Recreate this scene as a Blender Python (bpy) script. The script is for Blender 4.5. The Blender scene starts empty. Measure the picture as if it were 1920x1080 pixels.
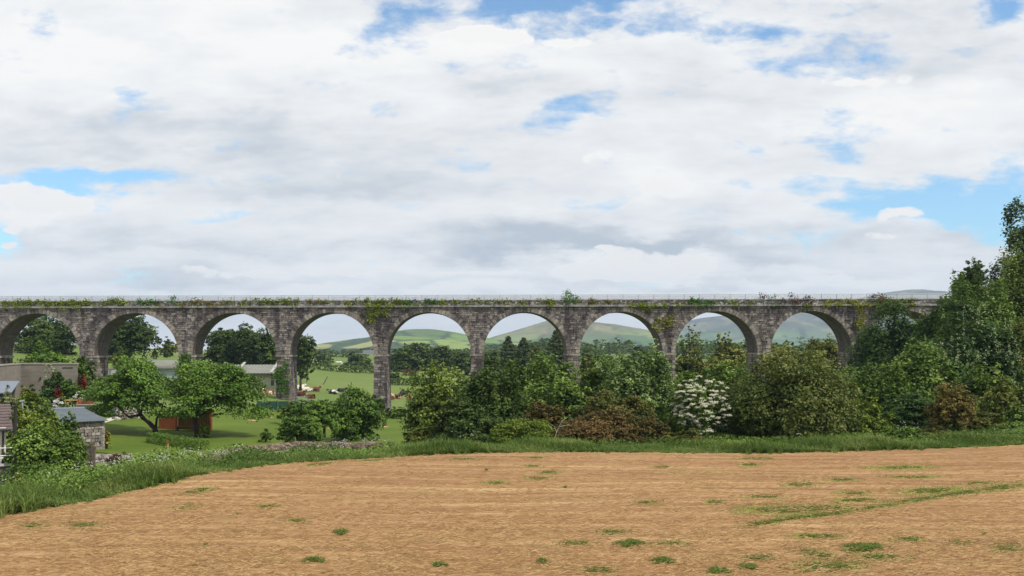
import bpy, bmesh, math, random
import numpy as np
from mathutils import Vector

C = bpy.context.scene.collection
F = 1830.0      # focal length in pixels of a 1920 wide frame
HZ = 655.0      # row of the horizon
ZC = 9.0        # eye height
rad = math.radians

def P(px, py, Y):
    return Vector(((px-960)/F*Y, Y, ZC-(py-HZ)/F*Y))

# ------------------------------------------------------------------ node helpers
def new_mat(name):
    m = bpy.data.materials.new(name); m.use_nodes = True
    nt = m.node_tree
    for n in list(nt.nodes): nt.nodes.remove(n)
    out = nt.nodes.new('ShaderNodeOutputMaterial')
    return m, nt, out

class N:
    """tiny node-graph writer"""
    def __init__(self, nt): self.nt = nt
    def node(self, typ, **kw):
        n = self.nt.nodes.new(typ)
        for k, v in kw.items(): setattr(n, k, v)
        return n
    def put(self, sock, v):
        if v is None: return
        if hasattr(v, 'links') or isinstance(v, bpy.types.NodeSocket): self.nt.links.new(v, sock)
        else:
            if hasattr(sock.default_value, '__len__') and not hasattr(v, '__len__'):
                sock.default_value = [v]*len(sock.default_value)
            else:
                if hasattr(sock.default_value, '__len__') and len(sock.default_value) == 4 and len(v) == 3: v = (*v, 1)
                sock.default_value = v
    def m(self, op, a, b=None, c=None, clamp=False):
        n = self.node('ShaderNodeMath', operation=op, use_clamp=clamp)
        self.put(n.inputs[0], a); self.put(n.inputs[1], b)
        if c is not None: self.put(n.inputs[2], c)
        return n.outputs[0]
    def mix(self, f, a, b, blend='MIX'):
        n = self.node('ShaderNodeMix', data_type='RGBA', blend_type=blend)
        self.put(n.inputs[0], f); self.put(n.inputs[6], a); self.put(n.inputs[7], b)
        return n.outputs[2]
    def ramp(self, f, stops, interp='LINEAR'):
        n = self.node('ShaderNodeValToRGB'); e = n.color_ramp.elements
        n.color_ramp.interpolation = interp
        while len(e) < len(stops): e.new(0.5)
        for el, (p, c) in zip(e, stops):
            el.position = p; el.color = (*c, 1) if hasattr(c, '__len__') else (c, c, c, 1)
        self.put(n.inputs[0], f); return n.outputs[0]
    def noise(self, vec, scale, detail=4, rough=.55, dist=0.0):
        n = self.node('ShaderNodeTexNoise')
        self.put(n.inputs['Vector'], vec); n.inputs['Scale'].default_value = scale
        n.inputs['Detail'].default_value = detail; n.inputs['Roughness'].default_value = rough
        n.inputs['Distortion'].default_value = dist
        return n.outputs['Fac']
    def noisec(self, vec, scale, detail=4, rough=.55):
        n = self.node('ShaderNodeTexNoise')
        self.put(n.inputs['Vector'], vec); n.inputs['Scale'].default_value = scale
        n.inputs['Detail'].default_value = detail; n.inputs['Roughness'].default_value = rough
        return n.outputs['Color']
    def mapping(self, vec, scale=(1, 1, 1), loc=(0, 0, 0), rot=(0, 0, 0)):
        n = self.node('ShaderNodeMapping'); self.put(n.inputs[0], vec)
        n.inputs['Scale'].default_value = scale; n.inputs['Location'].default_value = loc
        n.inputs['Rotation'].default_value = rot
        return n.outputs[0]
    def coord(self, which='Object'): return self.node('ShaderNodeTexCoord').outputs[which]
    def attr(self, name): return self.node('ShaderNodeAttribute', attribute_name=name).outputs['Fac']
    def island(self): return self.node('ShaderNodeNewGeometry').outputs['Random Per Island']
    def pos(self): return self.node('ShaderNodeNewGeometry').outputs['Position']
    def bump(self, h, strength=.5, dist=.05):
        n = self.node('ShaderNodeBump'); n.inputs['Strength'].default_value = strength
        n.inputs['Distance'].default_value = dist; self.put(n.inputs['Height'], h)
        return n.outputs[0]
    def bsdf(self, col, rough=.85, normal=None, spec=.3, metal=0):
        n = self.node('ShaderNodeBsdfPrincipled')
        self.put(n.inputs['Base Color'], col); self.put(n.inputs['Roughness'], rough)
        n.inputs['Specular IOR Level'].default_value = spec; n.inputs['Metallic'].default_value = metal
        if normal is not None: self.put(n.inputs['Normal'], normal)
        return n.outputs[0]
    def out(self, sh, out): self.nt.links.new(sh, out.inputs['Surface'])

def plain(name, col, rough=.8, var=.25, scale=3.0, bump=.2, metal=0, spec=.3, stretch=(1, 1, 1)):
    m, nt, out = new_mat(name); g = N(nt)
    v = g.mapping(g.coord(), stretch)
    n = g.noise(v, scale, 6, .6)
    c2 = tuple(c*(1-var) for c in col); c3 = tuple(min(1, c*(1+var)) for c in col)
    c = g.ramp(n, [(.3, c2), (.7, c3)])
    g.out(g.bsdf(c, rough, g.bump(n, bump, .03), spec, metal), out)
    return m

def foliage(name, ca, cb, cc=None, trans=.15, rough=.5):
    """leaf material: the leaf's own colour varies from sprig to sprig"""
    m, nt, out = new_mat(name); g = N(nt)
    t = g.attr('tint')
    stops = [(0, ca), (.55, cb), (1, cc or cb)]
    c = g.ramp(t, stops)
    p = g.bsdf(c, rough, None, .12)
    tr = g.node('ShaderNodeBsdfTranslucent')
    g.put(tr.inputs['Color'], g.mix(.5, c, (.16, .22, .02)))
    mx = g.node('ShaderNodeMixShader'); mx.inputs[0].default_value = trans
    nt.links.new(p, mx.inputs[1]); nt.links.new(tr.outputs[0], mx.inputs[2])
    g.out(mx.outputs[0], out)
    return m

# ------------------------------------------------------------------ object helpers
def link(name, me, mats, parent=None, loc=None):
    o = bpy.data.objects.new(name, me); C.objects.link(o)
    for m in (mats if isinstance(mats, (list, tuple)) else [mats]):
        me.materials.append(m)
    if parent is not None: o.parent = parent
    if loc is not None: o.location = loc
    return o

used_labels = {}
def tag(o, label, cat, group=None, kind=None):
    o['label'] = label; o['category'] = cat
    if group: o['group'] = group
    if kind: o['kind'] = kind
    return o

def thing(name, label, cat, loc=(0, 0, 0), rz=0, group=None):
    o = bpy.data.objects.new(name, None); C.objects.link(o)
    o.location = loc; o.rotation_euler = (0, 0, rz); o.empty_display_size = .3
    return tag(o, label, cat, group)

def np_mesh(name, verts, faces, tint=None, smooth=False):
    verts = np.asarray(verts, dtype=np.float32); faces = np.asarray(faces, dtype=np.int32)
    me = bpy.data.meshes.new(name)
    nf, k = faces.shape
    me.vertices.add(len(verts)); me.vertices.foreach_set('co', verts.ravel())
    me.loops.add(nf*k); me.loops.foreach_set('vertex_index', faces.ravel())
    me.polygons.add(nf); me.polygons.foreach_set('loop_start', np.arange(nf, dtype=np.int32)*k)
    if tint is not None:
        a = me.attributes.new('tint', 'FLOAT', 'FACE')
        a.data.foreach_set('value', np.asarray(tint, dtype=np.float32))
    me.polygons.foreach_set('use_smooth', np.full(nf, smooth, dtype=bool))
    me.update(calc_edges=True)
    return me

def unit(v): return v/np.maximum(np.linalg.norm(v, axis=-1, keepdims=True), 1e-6)

def leaf_mesh(name, pos, nrm, size, tint, rng, aspect=.62):
    n = len(pos)
    t = unit(np.cross(unit(rng.normal(size=(n, 3))), nrm)); b = np.cross(nrm, t)
    s = np.broadcast_to(np.asarray(size), (n,))[:, None]
    v = np.empty((n, 4, 3), np.float32)
    v[:, 0] = pos-t*s*.5; v[:, 2] = pos+t*s*.5
    v[:, 1] = pos+b*s*aspect*.5+nrm*s*.12; v[:, 3] = pos-b*s*aspect*.5+nrm*s*.12
    return np_mesh(name, v.reshape(-1, 3), np.arange(n*4).reshape(-1, 4), tint)

def blade_mesh(name, base, h, w, lean, tint, rng):
    """grass blades: bent tapering quads + tip"""
    n = len(base)
    az = rng.uniform(0, 2*np.pi, n); d = np.stack([np.cos(az), np.sin(az), np.zeros(n)], 1)
    sd = np.stack([-np.sin(az), np.cos(az), np.zeros(n)], 1)
    if np.ndim(w) == 0: w = np.full(n, w)
    up = np.array([0, 0, 1.0])
    v = np.empty((n, 5, 3), np.float32)
    mid = base+up*h[:, None]*.6+d*(lean*h*.25)[:, None]
    tip = base+up*(h*(1-.3*lean**2))[:, None]+d*(lean*h)[:, None]
    v[:, 0] = base-sd*w[:, None]*.5; v[:, 1] = base+sd*w[:, None]*.5
    v[:, 2] = mid+sd*w[:, None]*.4; v[:, 3] = mid-sd*w[:, None]*.4; v[:, 4] = tip
    i = np.arange(n)[:, None]*5
    q = np.concatenate([i+np.array([[0, 1, 2, 3]]), i+np.array([[3, 2, 4, 4]])], 1).reshape(-1, 4)
    # triangles only (two for the lower part, one for the tip)
    tri = np.concatenate([i+np.array([[0, 1, 2]]), i+np.array([[0, 2, 3]]), i+np.array([[3, 2, 4]])], 1).reshape(-1, 3)
    return np_mesh(name, v.reshape(-1, 3), tri, np.repeat(tint, 3))

class MB:
    def __init__(self): self.v = []; self.f = []; self.mi = []
    def add(self, vs, fs, mi=0):
        b = len(self.v); self.v += [tuple(p) for p in vs]
        for f in fs: self.f.append(tuple(b+i for i in f)); self.mi.append(mi)
    def hexa(self, p, mi=0):
        self.add(p, [(0, 3, 2, 1), (4, 5, 6, 7), (0, 1, 5, 4), (1, 2, 6, 5), (2, 3, 7, 6), (3, 0, 4, 7)], mi)
    def box(self, x0, x1, y0, y1, z0, z1, mi=0, j=0, rng=None):
        p = [(x0, y0, z0), (x1, y0, z0), (x1, y1, z0), (x0, y1, z0), (x0, y0, z1), (x1, y0, z1), (x1, y1, z1), (x0, y1, z1)]
        if j: p = [tuple(c+rng.uniform(-j, j) for c in q) for q in p]
        self.hexa(p, mi)
    def tube(self, pts, r, sides=6, mi=0, cap=True):
        pts = [Vector(p) for p in pts]
        if not hasattr(r, '__len__'): r = [r]*len(pts)
        rings = []; b = len(self.v)
        for i, p in enumerate(pts):
            d = (pts[min(i+1, len(pts)-1)]-pts[max(i-1, 0)])
            d = d.normalized() if d.length > 1e-6 else Vector((0, 0, 1))
            a = d.cross(Vector((.31, .95, .05)) if abs(d.z) > .7 else Vector((0, 0, 1))).normalized(); c = d.cross(a)
            for k in range(sides):
                t = 2*math.pi*k/sides
                self.v.append(tuple(p+(a*math.cos(t)+c*math.sin(t))*r[i]))
        for i in range(len(pts)-1):
            for k in range(sides):
                k2 = (k+1) % sides
                self.f.append((b+i*sides+k, b+i*sides+k2, b+(i+1)*sides+k2, b+(i+1)*sides+k)); self.mi.append(mi)
        if cap:
            self.f.append(tuple(b+k for k in range(sides))[::-1]); self.mi.append(mi)
            e = b+(len(pts)-1)*sides
            self.f.append(tuple(e+k for k in range(sides))); self.mi.append(mi)
    def stone(self, c, s, rng, mi=0):
        """an uneven rounded boulder"""
        vs = []; fs = []
        R_, S_ = 4, 6
        ph = rng.uniform(0, 6)
        for i in range(1, R_):
            t = math.pi*i/R_
            for k in range(S_):
                a = 2*math.pi*k/S_+ph; r = rng.uniform(.85, 1.15)
                vs.append((c[0]+s[0]*r*math.sin(t)**.6*math.cos(a), c[1]+s[1]*r*math.sin(t)**.6*math.sin(a), c[2]+s[2]*r*math.cos(t)))
        vs.append((c[0], c[1], c[2]+s[2])); vs.append((c[0], c[1], c[2]-s[2]))
        for i in range(R_-2):
            for k in range(S_):
                fs.append((i*S_+k, (i+1)*S_+k, (i+1)*S_+(k+1) % S_, i*S_+(k+1) % S_))
        t = len(vs)-2; l = (R_-2)*S_
        for k in range(S_):
            fs.append((t, k, (k+1) % S_)); fs.append((t+1, l+(k+1) % S_, l+k))
        self.add(vs, fs, mi)
    def build(self, name, mats, parent=None, loc=None, smooth=False):
        me = bpy.data.meshes.new(name); me.from_pydata(self.v, [], self.f)
        me.polygons.foreach_set('material_index', self.mi)
        if smooth: me.polygons.foreach_set('use_smooth', [True]*len(self.f))
        me.update()
        return link(name, me, mats, parent, loc)

# ------------------------------------------------------------------ camera, sky, sun, air
sc = bpy.context.scene
cam = bpy.data.cameras.new('camera'); co = bpy.data.objects.new('camera', cam); C.objects.link(co)
cam.sensor_width = 36; cam.lens = 36*F/1920; cam.shift_y = (HZ-540)/1920
cam.clip_start = .5; cam.clip_end = 40000
co.location = (0, 0, ZC); co.rotation_euler = (rad(90), 0, 0)
sc.camera = co
sc.view_settings.view_transform = 'Standard'; sc.view_settings.look = 'None'
sc.view_settings.gamma = 1; sc.view_settings.use_curve_mapping = False
sc.view_settings.exposure = 0.0
sc.render.engine = 'CYCLES'
cy = sc.cycles
cy.max_bounces = 5; cy.diffuse_bounces = 2; cy.glossy_bounces = 2; cy.transmission_bounces = 3
cy.transparent_max_bounces = 8; cy.volume_bounces = 0; cy.use_denoising = True
cy.caustics_reflective = False; cy.caustics_refractive = False

SUN_AZ, SUN_EL = 118.0, 52.0     # azimuth clockwise from +Y (the way we look): from the right, a little behind us
w = bpy.data.worlds.new('World'); sc.world = w; w.use_nodes = True
nt = w.node_tree
for n in list(nt.nodes): nt.nodes.remove(n)
g = N(nt)
wout = g.node('ShaderNodeOutputWorld')
sky = g.node('ShaderNodeTexSky', sky_type='NISHITA'); sky.sun_disc = False
sky.sun_elevation = rad(SUN_EL); sky.sun_rotation = rad(SUN_AZ)
sky.air_density = 1.0; sky.dust_density = .3; sky.ozone_density = 2.2
bg1 = g.node('ShaderNodeBackground'); bg1.inputs[1].default_value = .15
nt.links.new(g.mix(1.0, sky.outputs[0], (.78, 1.06, 1.16), 'MULTIPLY'), bg1.inputs[0])
gen = g.coord('Generated')
sep = g.node('ShaderNodeSeparateXYZ'); nt.links.new(gen, sep.inputs[0])
yy = g.m('MAXIMUM', g.m('ABSOLUTE', sep.outputs[1]), .18)
U0 = g.m('MULTIPLY', g.m('DIVIDE', sep.outputs[0], yy), F/1000)      # 1 unit = 1000 px of tangent plane
V0 = g.m('MULTIPLY', g.m('DIVIDE', sep.outputs[2], yy), F/1000)
comb = g.node('ShaderNodeCombineXYZ'); nt.links.new(U0, comb.inputs[0]); nt.links.new(V0, comb.inputs[1])
uv = comb.outputs[0]
# clouds flatten towards the horizon
flat = g.node('ShaderNodeCombineXYZ')
vpow = g.m('POWER', g.m('MAXIMUM', V0, .0), .75)
nt.links.new(U0, flat.inputs[0]); nt.links.new(g.m('MULTIPLY', vpow, 2.0), flat.inputs[1])
fl = flat.outputs[0]
warp = g.noisec(g.mapping(fl, (1, 1.2, 1)), 5.0, 6, .6)
def warped(vec, amt):
    s = g.node('ShaderNodeVectorMath', operation='SUBTRACT'); nt.links.new(warp, s.inputs[0]); s.inputs[1].default_value = (.5, .5, .5)
    k = g.node('ShaderNodeVectorMath', operation='SCALE'); nt.links.new(s.outputs[0], k.inputs[0]); k.inputs['Scale'].default_value = amt
    a = g.node('ShaderNodeVectorMath', operation='ADD'); nt.links.new(vec, a.inputs[0]); nt.links.new(k.outputs[0], a.inputs[1])
    return a.outputs[0]
wuv = warped(uv, .16)
ws = g.node('ShaderNodeSeparateXYZ'); nt.links.new(wuv, ws.inputs[0])
wuv2 = warped(uv, .05); ws2 = g.node('ShaderNodeSeparateXYZ'); nt.links.new(wuv2, ws2.inputs[0])
def blob(px, py, rx, ry, amp=1.0, ws=None):
    ws = ws or globals()['ws']
    a = g.m('DIVIDE', g.m('SUBTRACT', ws.outputs[0], (px-960)/1000), rx/1000)
    b = g.m('DIVIDE', g.m('SUBTRACT', ws.outputs[1], (HZ-py)/1000), ry/1000)
    r2 = g.m('ADD', g.m('MULTIPLY', a, a), g.m('MULTIPLY', b, b))
    return g.m('MULTIPLY', g.m('POWER', 2.718, g.m('MULTIPLY', r2, -1.0)), amp)
def total(lst, ws=None):
    s = blob(*lst[0], ws=ws)
    for b in lst[1:]: s = g.m('ADD', s, blob(*b, ws=ws))
    return s
BLUE = total([(1030, 8, 270, 52, 1.15), (170, 352, 150, 30, 1.15), (5, 435, 50, 34, .9), (1085, 210, 70, 46, .62), (1560, 100, 150, 40, .66),
              (1780, 375, 260, 50, 1.05), (1890, 15, 60, 40, .8), (1860, 425, 90, 40, .75), (1180, 345, 60, 26, .5), (1440, 60, 60, 40, .45),
              (1560, 290, 60, 40, .5), (1600, 210, 50, 30, .45), (740, 40, 60, 40, .4), (420, 395, 120, 14, .35), (1290, 40, 60, 30, .4)])
fb = g.noise(g.mapping(warped(fl, .05), (1.0, 1.25, 1)), 6.0, 10, .60)
gap = g.m('ADD', BLUE, g.m('MULTIPLY', g.m('SUBTRACT', fb, .5), 3.1))
pn = g.noise(g.mapping(warped(uv, .03), (1, 1.25, 1), (2.2, 5.1, 0)), 13, 8, .55)
PUFF = total([(55, 366, 75, 26, .95), (130, 385, 60, 16, .8), (1215, 496, 105, 24, 1.15), (1110, 508, 60, 14, .8), (1700, 398, 60, 18, .8), (1130, 300, 60, 24, .5), (940, 72, 60, 20, .8), (860, 62, 60, 18, .7), (1060, 78, 90, 18, .6), (20, 425, 24, 12, .7), (15, 455, 20, 10, .7), (650, 505, 130, 12, .7), (1235, 350, 60, 26, .7), (1130, 465, 40, 8, .6), (900, 508, 90, 10, .6), (1590, 150, 120, 14, .5), (1560, 210, 60, 18, .45), (1160, 506, 90, 16, .8), (1270, 500, 50, 20, .8), (1650, 450, 90, 12, .5), (420, 510, 90, 8, .5), (1500, 525, 120, 10, .5)], ws2)
pm_ = g.node('ShaderNodeMapRange', interpolation_type='SMOOTHSTEP'); nt.links.new(g.m('ADD', PUFF, g.m('MULTIPLY', g.m('SUBTRACT', pn, .5), 1.6)), pm_.inputs[0]); pm_.inputs[1].default_value = .36; pm_.inputs[2].default_value = .62
puff = pm_.outputs[0]
gap = g.m('SUBTRACT', gap, g.m('MULTIPLY', puff, .7))
mask = g.node('ShaderNodeMapRange', interpolation_type='SMOOTHSTEP')
nt.links.new(gap, mask.inputs[0]); mask.inputs[1].default_value = .18; mask.inputs[2].default_value = .98
mask.inputs[3].default_value = 1.0; mask.inputs[4].default_value = 0.04
# shading of the cloud layer: bright billows, grey bases
GREY = total([(430, 265, 420, 48, .8), (930, 155, 110, 30, .6), (600, 340, 330, 30, .35), (1500, 440, 330, 36, .4), (900, 455, 160, 34, .5), (1150, 452, 260, 24, .6), (1420, 486, 120, 18, .6), (300, 455, 300, 40, .35),
              (1700, 120, 260, 60, .35), (1600, 20, 160, 30, .4), (1250, 460, 200, 20, .4), (500, 520, 500, 16, .25), (1450, 525, 300, 14, .25)])
WHITE = total([(1190, 500, 120, 22, .7), (960, 548, 1500, 14, .5), (500, 480, 500, 14, .3), (500, 110, 420, 90, .45), (60, 60, 240, 90, .3), (70, 380, 70, 26, .9), (1200, 497, 130, 22, .95), (650, 500, 220, 12, .4), (1750, 220, 260, 60, .5), (1240, 350, 70, 30, .6), (330, 287, 80, 22, .35), (900, 70, 90, 26, .5), (1690, 400, 70, 22, .5)])
s1 = g.noise(g.mapping(warped(fl, .08), (1.0, 2.0, 1), (3.1, 1.7, 0)), 2.6, 8, .5)
s2 = g.noise(g.mapping(warped(fl, .04), (1.0, 1.5, 1), (7.3, 4.1, 0)), 9.0, 8, .55)
sh = g.m('ADD', g.m('MULTIPLY', g.m('SUBTRACT', s1, .5), 1.25), g.m('MULTIPLY', g.m('SUBTRACT', s2, .5), .75))
sh = g.m('ADD', sh, g.m('MULTIPLY', g.m('SUBTRACT', WHITE, GREY), .72))
sh = g.m('ADD', g.m('ADD', sh, .66), g.m('MULTIPLY', puff, .5))
cl = g.ramp(sh, [(.0, (.53, .585, .65)), (.3, (.685, .72, .76)), (.55, (.845, .858, .872)), (.8, (.94, .945, .945)), (1.0, (1.0, .99, .97))])
cl = g.mix(g.m('MULTIPLY', puff, .8), cl, (.97, .955, .93)); bg2 = g.node('ShaderNodeBackground'); nt.links.new(cl, bg2.inputs[0]); bg2.inputs[1].default_value = 1.0
mx = g.node('ShaderNodeMixShader'); nt.links.new(mask.outputs[0], mx.inputs[0])
nt.links.new(bg1.outputs[0], mx.inputs[1]); nt.links.new(bg2.outputs[0], mx.inputs[2])
nt.links.new(mx.outputs[0], wout.inputs['Surface'])

sun = bpy.data.lights.new('sun', 'SUN'); so = bpy.data.objects.new('sun', sun); C.objects.link(so)
sun.energy = 4.0; sun.angle = rad(4); sun.color = (1, .95, .86)
a, e = rad(SUN_AZ), rad(SUN_EL)
sd = Vector((math.sin(a)*math.cos(e), math.cos(a)*math.cos(e), math.sin(e)))
so.rotation_euler = sd.to_track_quat('Z', 'Y').to_euler(); so.location = (60, -40, 90)

hz = MB(); hz.box(-6500, 6500, -400, 6900, -45, 335)
m, nt_, out = new_mat('haze')
vol = nt_.nodes.new('ShaderNodeVolumePrincipled')
vol.inputs['Color'].default_value = (.57, .75, 1, 1); vol.inputs['Density'].default_value = 1.2e-4
nt_.links.new(vol.outputs[0], out.inputs['Volume'])
ho = hz.build('haze', m); ho['kind'] = 'stuff'; tag(ho, 'thin pale blue haze in the air before the hills', 'haze')

# ------------------------------------------------------------------ terrain
cps = []
def cp(px, Y, z): cps.append(((px-960)/F*Y, Y, z))
for px in (-1400, -600, 0, 500, 960, 1500, 1920, 2600, 3300):
    for Y in (4, 9, 16, 24): cp(px, Y, -5)
for px in (960, 1500, 1920, 2600): cp(px, 36, -5)
cp(500, 34, -5); cp(0, 29, -5); cp(300, 34, -5)
for t in [(0, 36, -5.7), (0, 45, -6.3), (100, 42, -6), (100, 55, -6.6), (300, 37.5, -5.05), (300, 46, -6.2), (300, 60, -7), (500, 42, -5), (500, 52, -6.3),
          (500, 64, -7), (700, 45, -5.05), (700, 55, -6.2), (700, 66, -7), (850, 47, -5.05), (850, 60, -6.2), (850, 75, -7), (1100, 48, -5), (1100, 60, -5.6), (1100, 80, -7),
          (1300, 48, -5), (1480, 48, -5.02), (1480, 56, -5.15), (1480, 80, -6), (1700, 50, -4.95), (1750, 60, -4.8), (1750, 90, -4.5), (1900, 49, -4.75), (1900, 60, -4.3), (1900, 90, -3), (2300, 60, -4), (2300, 90, -2),
          (-400, 30, -5.2), (-400, 45, -5.6), (-400, 90, -4.5), (-1000, 60, -5), (-1000, 120, -3), (3000, 60, -4), (3000, 130, -1),
          (250, 72, -6.95), (345, 82, -6.9), (250, 85, -6.4), (450, 85, -6.9), (600, 75, -7.1), (600, 90, -7.3), (700, 105, -7.75), (450, 100, -6.7), (180, 68, -7), (100, 66, -6.8),
          (150, 95, -5.8), (90, 105, -5.2), (0, 90, -4.9), (230, 92, -5.95), (850, 100, -7.9), (1200, 100, -7.4),
          (-20, 126, -3.4), (162, 127, -4.2), (346, 127.5, -5.2), (528, 128, -6.6), (711, 128.8, -8.4), (892, 129.3, -8.6), (1072, 129.8, -8), (1254, 130, -7), (1432, 130.5, -6), (1610, 131, -5), (1800, 131, -3), (2300, 131, 0),
          (100, 180, -1.2), (245, 185, -2.2), (310, 200, -2), (450, 190, -4), (450, 160, -6.6), (560, 150, -7.4), (600, 175, -8.6), (640, 150, -8.2), (700, 180, -9.2), (770, 190, -9.8),
          (640, 250, -8.2), (640, 330, -7.6), (590, 330, -7.2), (660, 420, -5.8), (800, 280, -6.2), (800, 235, -8), (0, 160, -2), (-300, 220, 2), (45, 220, .5), (310, 250, -.5), (200, 300, .5), (450, 300, -2),
          (1000, 200, -8), (1340, 200, -6.5), (1520, 190, -4), (1700, 200, 0), (2300, 220, 3), (1000, 400, -6), (1500, 400, -4), (300, 500, 0), (2400, 500, 2)]: cp(*t)
for px in (-900, 200, 960, 1700, 2800):
    cp(px, 1000, -4.5); cp(px, 2000, -6); cp(px, 5000, -14); cp(px, 7500, -20)
cps = np.array(cps)
def uvw(x, y): return x/(np.maximum(y, -10)+25), np.log(np.maximum(y, -10)+25)
cu, cv = uvw(cps[:, 0], cps[:, 1])
C2 = .05
K = np.sqrt((cu[:, None]-cu[None])**2+(cv[:, None]-cv[None])**2+C2**2)
wts = np.linalg.solve(K+np.eye(len(cu))*-1e-4, cps[:, 2]+6)
def T(x, y):
    """ground height (world z)"""
    x = np.asarray(x, float); y = np.asarray(y, float)
    shp = np.broadcast(x, y).shape
    xf = np.broadcast_to(x, shp).ravel(); yf = np.broadcast_to(y, shp).ravel()
    u, v = uvw(xf, yf); res = np.empty(len(u))
    for i in range(0, len(u), 20000):
        s = slice(i, i+20000)
        k = np.sqrt((u[s, None]-cu[None])**2+(v[s, None]-cv[None])**2+C2**2)
        res[s] = k@wts-6
    res = res+ZC+.05*np.sin(xf*.31+1.3*np.sin(yf*.11))*np.sin(yf*.23+xf*.05)*np.clip((60-yf)/40, 0, 1)
    return res.reshape(shp)
def Tz(x, y): return float(T([x], [y])[0])
def hit(px, py, y0, y1):
    """where the view ray through a pixel meets the ground between two depths"""
    Y = np.linspace(y0, y1, 400); x = (px-960)/F*Y; d = (ZC-(py-HZ)/F*Y)-T(x, Y)
    i = np.where(d <= 0)[0]
    i = i[0] if len(i) else int(np.argmin(np.abs(d)))
    return float(x[i]), float(Y[i]), float(T(x[i:i+1], Y[i:i+1])[0])

def grid_mesh(name, X, Y, Z, smooth=True):
    r, c = X.shape
    v = np.stack([X, Y, Z], -1).reshape(-1, 3)
    i = np.arange(r*c).reshape(r, c)
    f = np.stack([i[:-1, :-1], i[:-1, 1:], i[1:, 1:], i[1:, :-1]], -1).reshape(-1, 4)
    return np_mesh(name, v, f, None, smooth)

# meadow material: large patches of pasture, tussocks
m, nt, out = new_mat('pasture'); g = N(nt); ps = g.pos()
n1 = g.noise(ps, .025, 4, .5); n2 = g.noise(g.mapping(ps, (1, .6, 1)), .35, 6, .65); n3 = g.noise(ps, 3.0, 5, .7)
vor = g.node('ShaderNodeTexVoronoi'); vor.inputs['Scale'].default_value = .011; nt.links.new(g.mapping(ps, (1, .8, 1)), vor.inputs['Vector'])
patch = g.ramp(vor.outputs['Color'], [(.0, (.092, .142, .03)), (.4, (.135, .182, .045)), (.7, (.108, .16, .05)), (1, (.175, .195, .06))])
c = g.mix(.55, patch, g.ramp(n1, [(.35, (.09, .138, .028)), (.65, (.15, .185, .045))]))
c = g.mix(g.ramp(n2, [(.35, 0), (.75, .5)]), c, (.085, .14, .03))
c = g.mix(g.ramp(n3, [(.4, 0), (.8, .35)]), c, (.22, .28, .09))
g.out(g.bsdf(c, .9, g.bump(n3, .5, .08), .15), out); M_PAST = m

rows = np.concatenate([np.linspace(-30, 20, 14), np.exp(np.linspace(np.log(22), np.log(8000), 210))])
us = np.linspace(-1, 1, 190); us = np.sign(us)*np.abs(us)**1.15
Yg = np.repeat(rows[:, None], len(us), 1); Xg = us[None]*(np.maximum(Yg, 0)*.85+60)
Zg = T(Xg, Yg)
o = link('ground', grid_mesh('ground', Xg, Yg, Zg), M_PAST); o['kind'] = 'structure'; tag(o, 'green pasture and meadows rolling away to the foot of the hills', 'ground')

# ------------------------------------------------------------------ stubble field
EDGE = np.array([(-900, 1120), (-300, 1035), (0, 968), (60, 958), (200, 930), (400, 893), (560, 873), (700, 861), (850, 854), (1000, 851.5), (1200, 850), (1420, 851), (1600, 847), (1800, 845), (1920, 844), (2400, 842), (2900, 842)])
def edgeY(px): return 5.0*F/(np.interp(px, EDGE[:, 0], EDGE[:, 1])-HZ)
pxs = np.linspace(-900, 2900, 620); tt = np.linspace(0, 1, 330)**.6
Ye = edgeY(pxs)+.12*np.sin(pxs*.21)+.1*np.sin(pxs*.083+1)
Yf = 5+(Ye[None]-5)*tt[:, None]; Xf = (pxs[None]-960)/F*Yf
Zf = T(Xf, Yf)+.045-.04*(tt[:, None] > .995)
m, nt, out = new_mat('stubble_soil'); g = N(nt); ps = g.pos(); green = g.attr('green')
pw = g.mapping(ps, (.07, 1, 1), rot=(0, 0, rad(3)))
n1 = g.noise(g.mapping(ps, (.10, 1, 1)), .30, 7, .68); n2 = g.noise(pw, 1.5, 7, .65, .4); n3 = g.noise(g.mapping(ps, (.10, 1, 1)), 8, 6, .75); n4 = g.noise(ps, .55, 6, .7)
n5 = g.noise(g.mapping(ps, (.3, 1, 1), (9, 4, 0)), .6, 7, .7)
c = g.ramp(n2, [(.36, (.17, .085, .037)), (.5, (.295, .166, .074)), (.64, (.44, .29, .142))])
c = g.mix(g.ramp(n1, [(.42, 0), (.60, .8)]), c, (.215, .102, .043))
c = g.mix(g.ramp(n3, [(.45, 0), (.75, .6)]), c, (.46, .31, .165))
c = g.mix(g.ramp(n3, [(.25, .6), (.48, 0)]), c, (.15, .075, .036))
c = g.mix(g.ramp(n5, [(.58, 0), (.70, .5)]), c, (.22, .20, .06))
gm = g.m('ADD', green, g.m('MULTIPLY', g.m('SUBTRACT', g.noise(g.mapping(ps, (.45, 1, 1)), 3.0, 7, .72), .5), 2.5))
c = g.mix(g.ramp(gm, [(.22, 0), (.62, .92)]), c, g.ramp(n3, [(.3, (.10, .14, .018)), (.7, (.21, .235, .04))]))
hgt = g.m('ADD', g.m('MULTIPLY', n3, .5), n2)
g.out(g.bsdf(c, .92, g.bump(hgt, .22, .05), .15), out); M_STUB = m
o = stub = link('stubble_field', grid_mesh('stubble_field', Xf, Yf, Zf), M_STUB); o['kind'] = 'structure'; tag(o, 'freshly mown straw coloured hay field in the foreground', 'field')

rng = np.random.default_rng(5)
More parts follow.
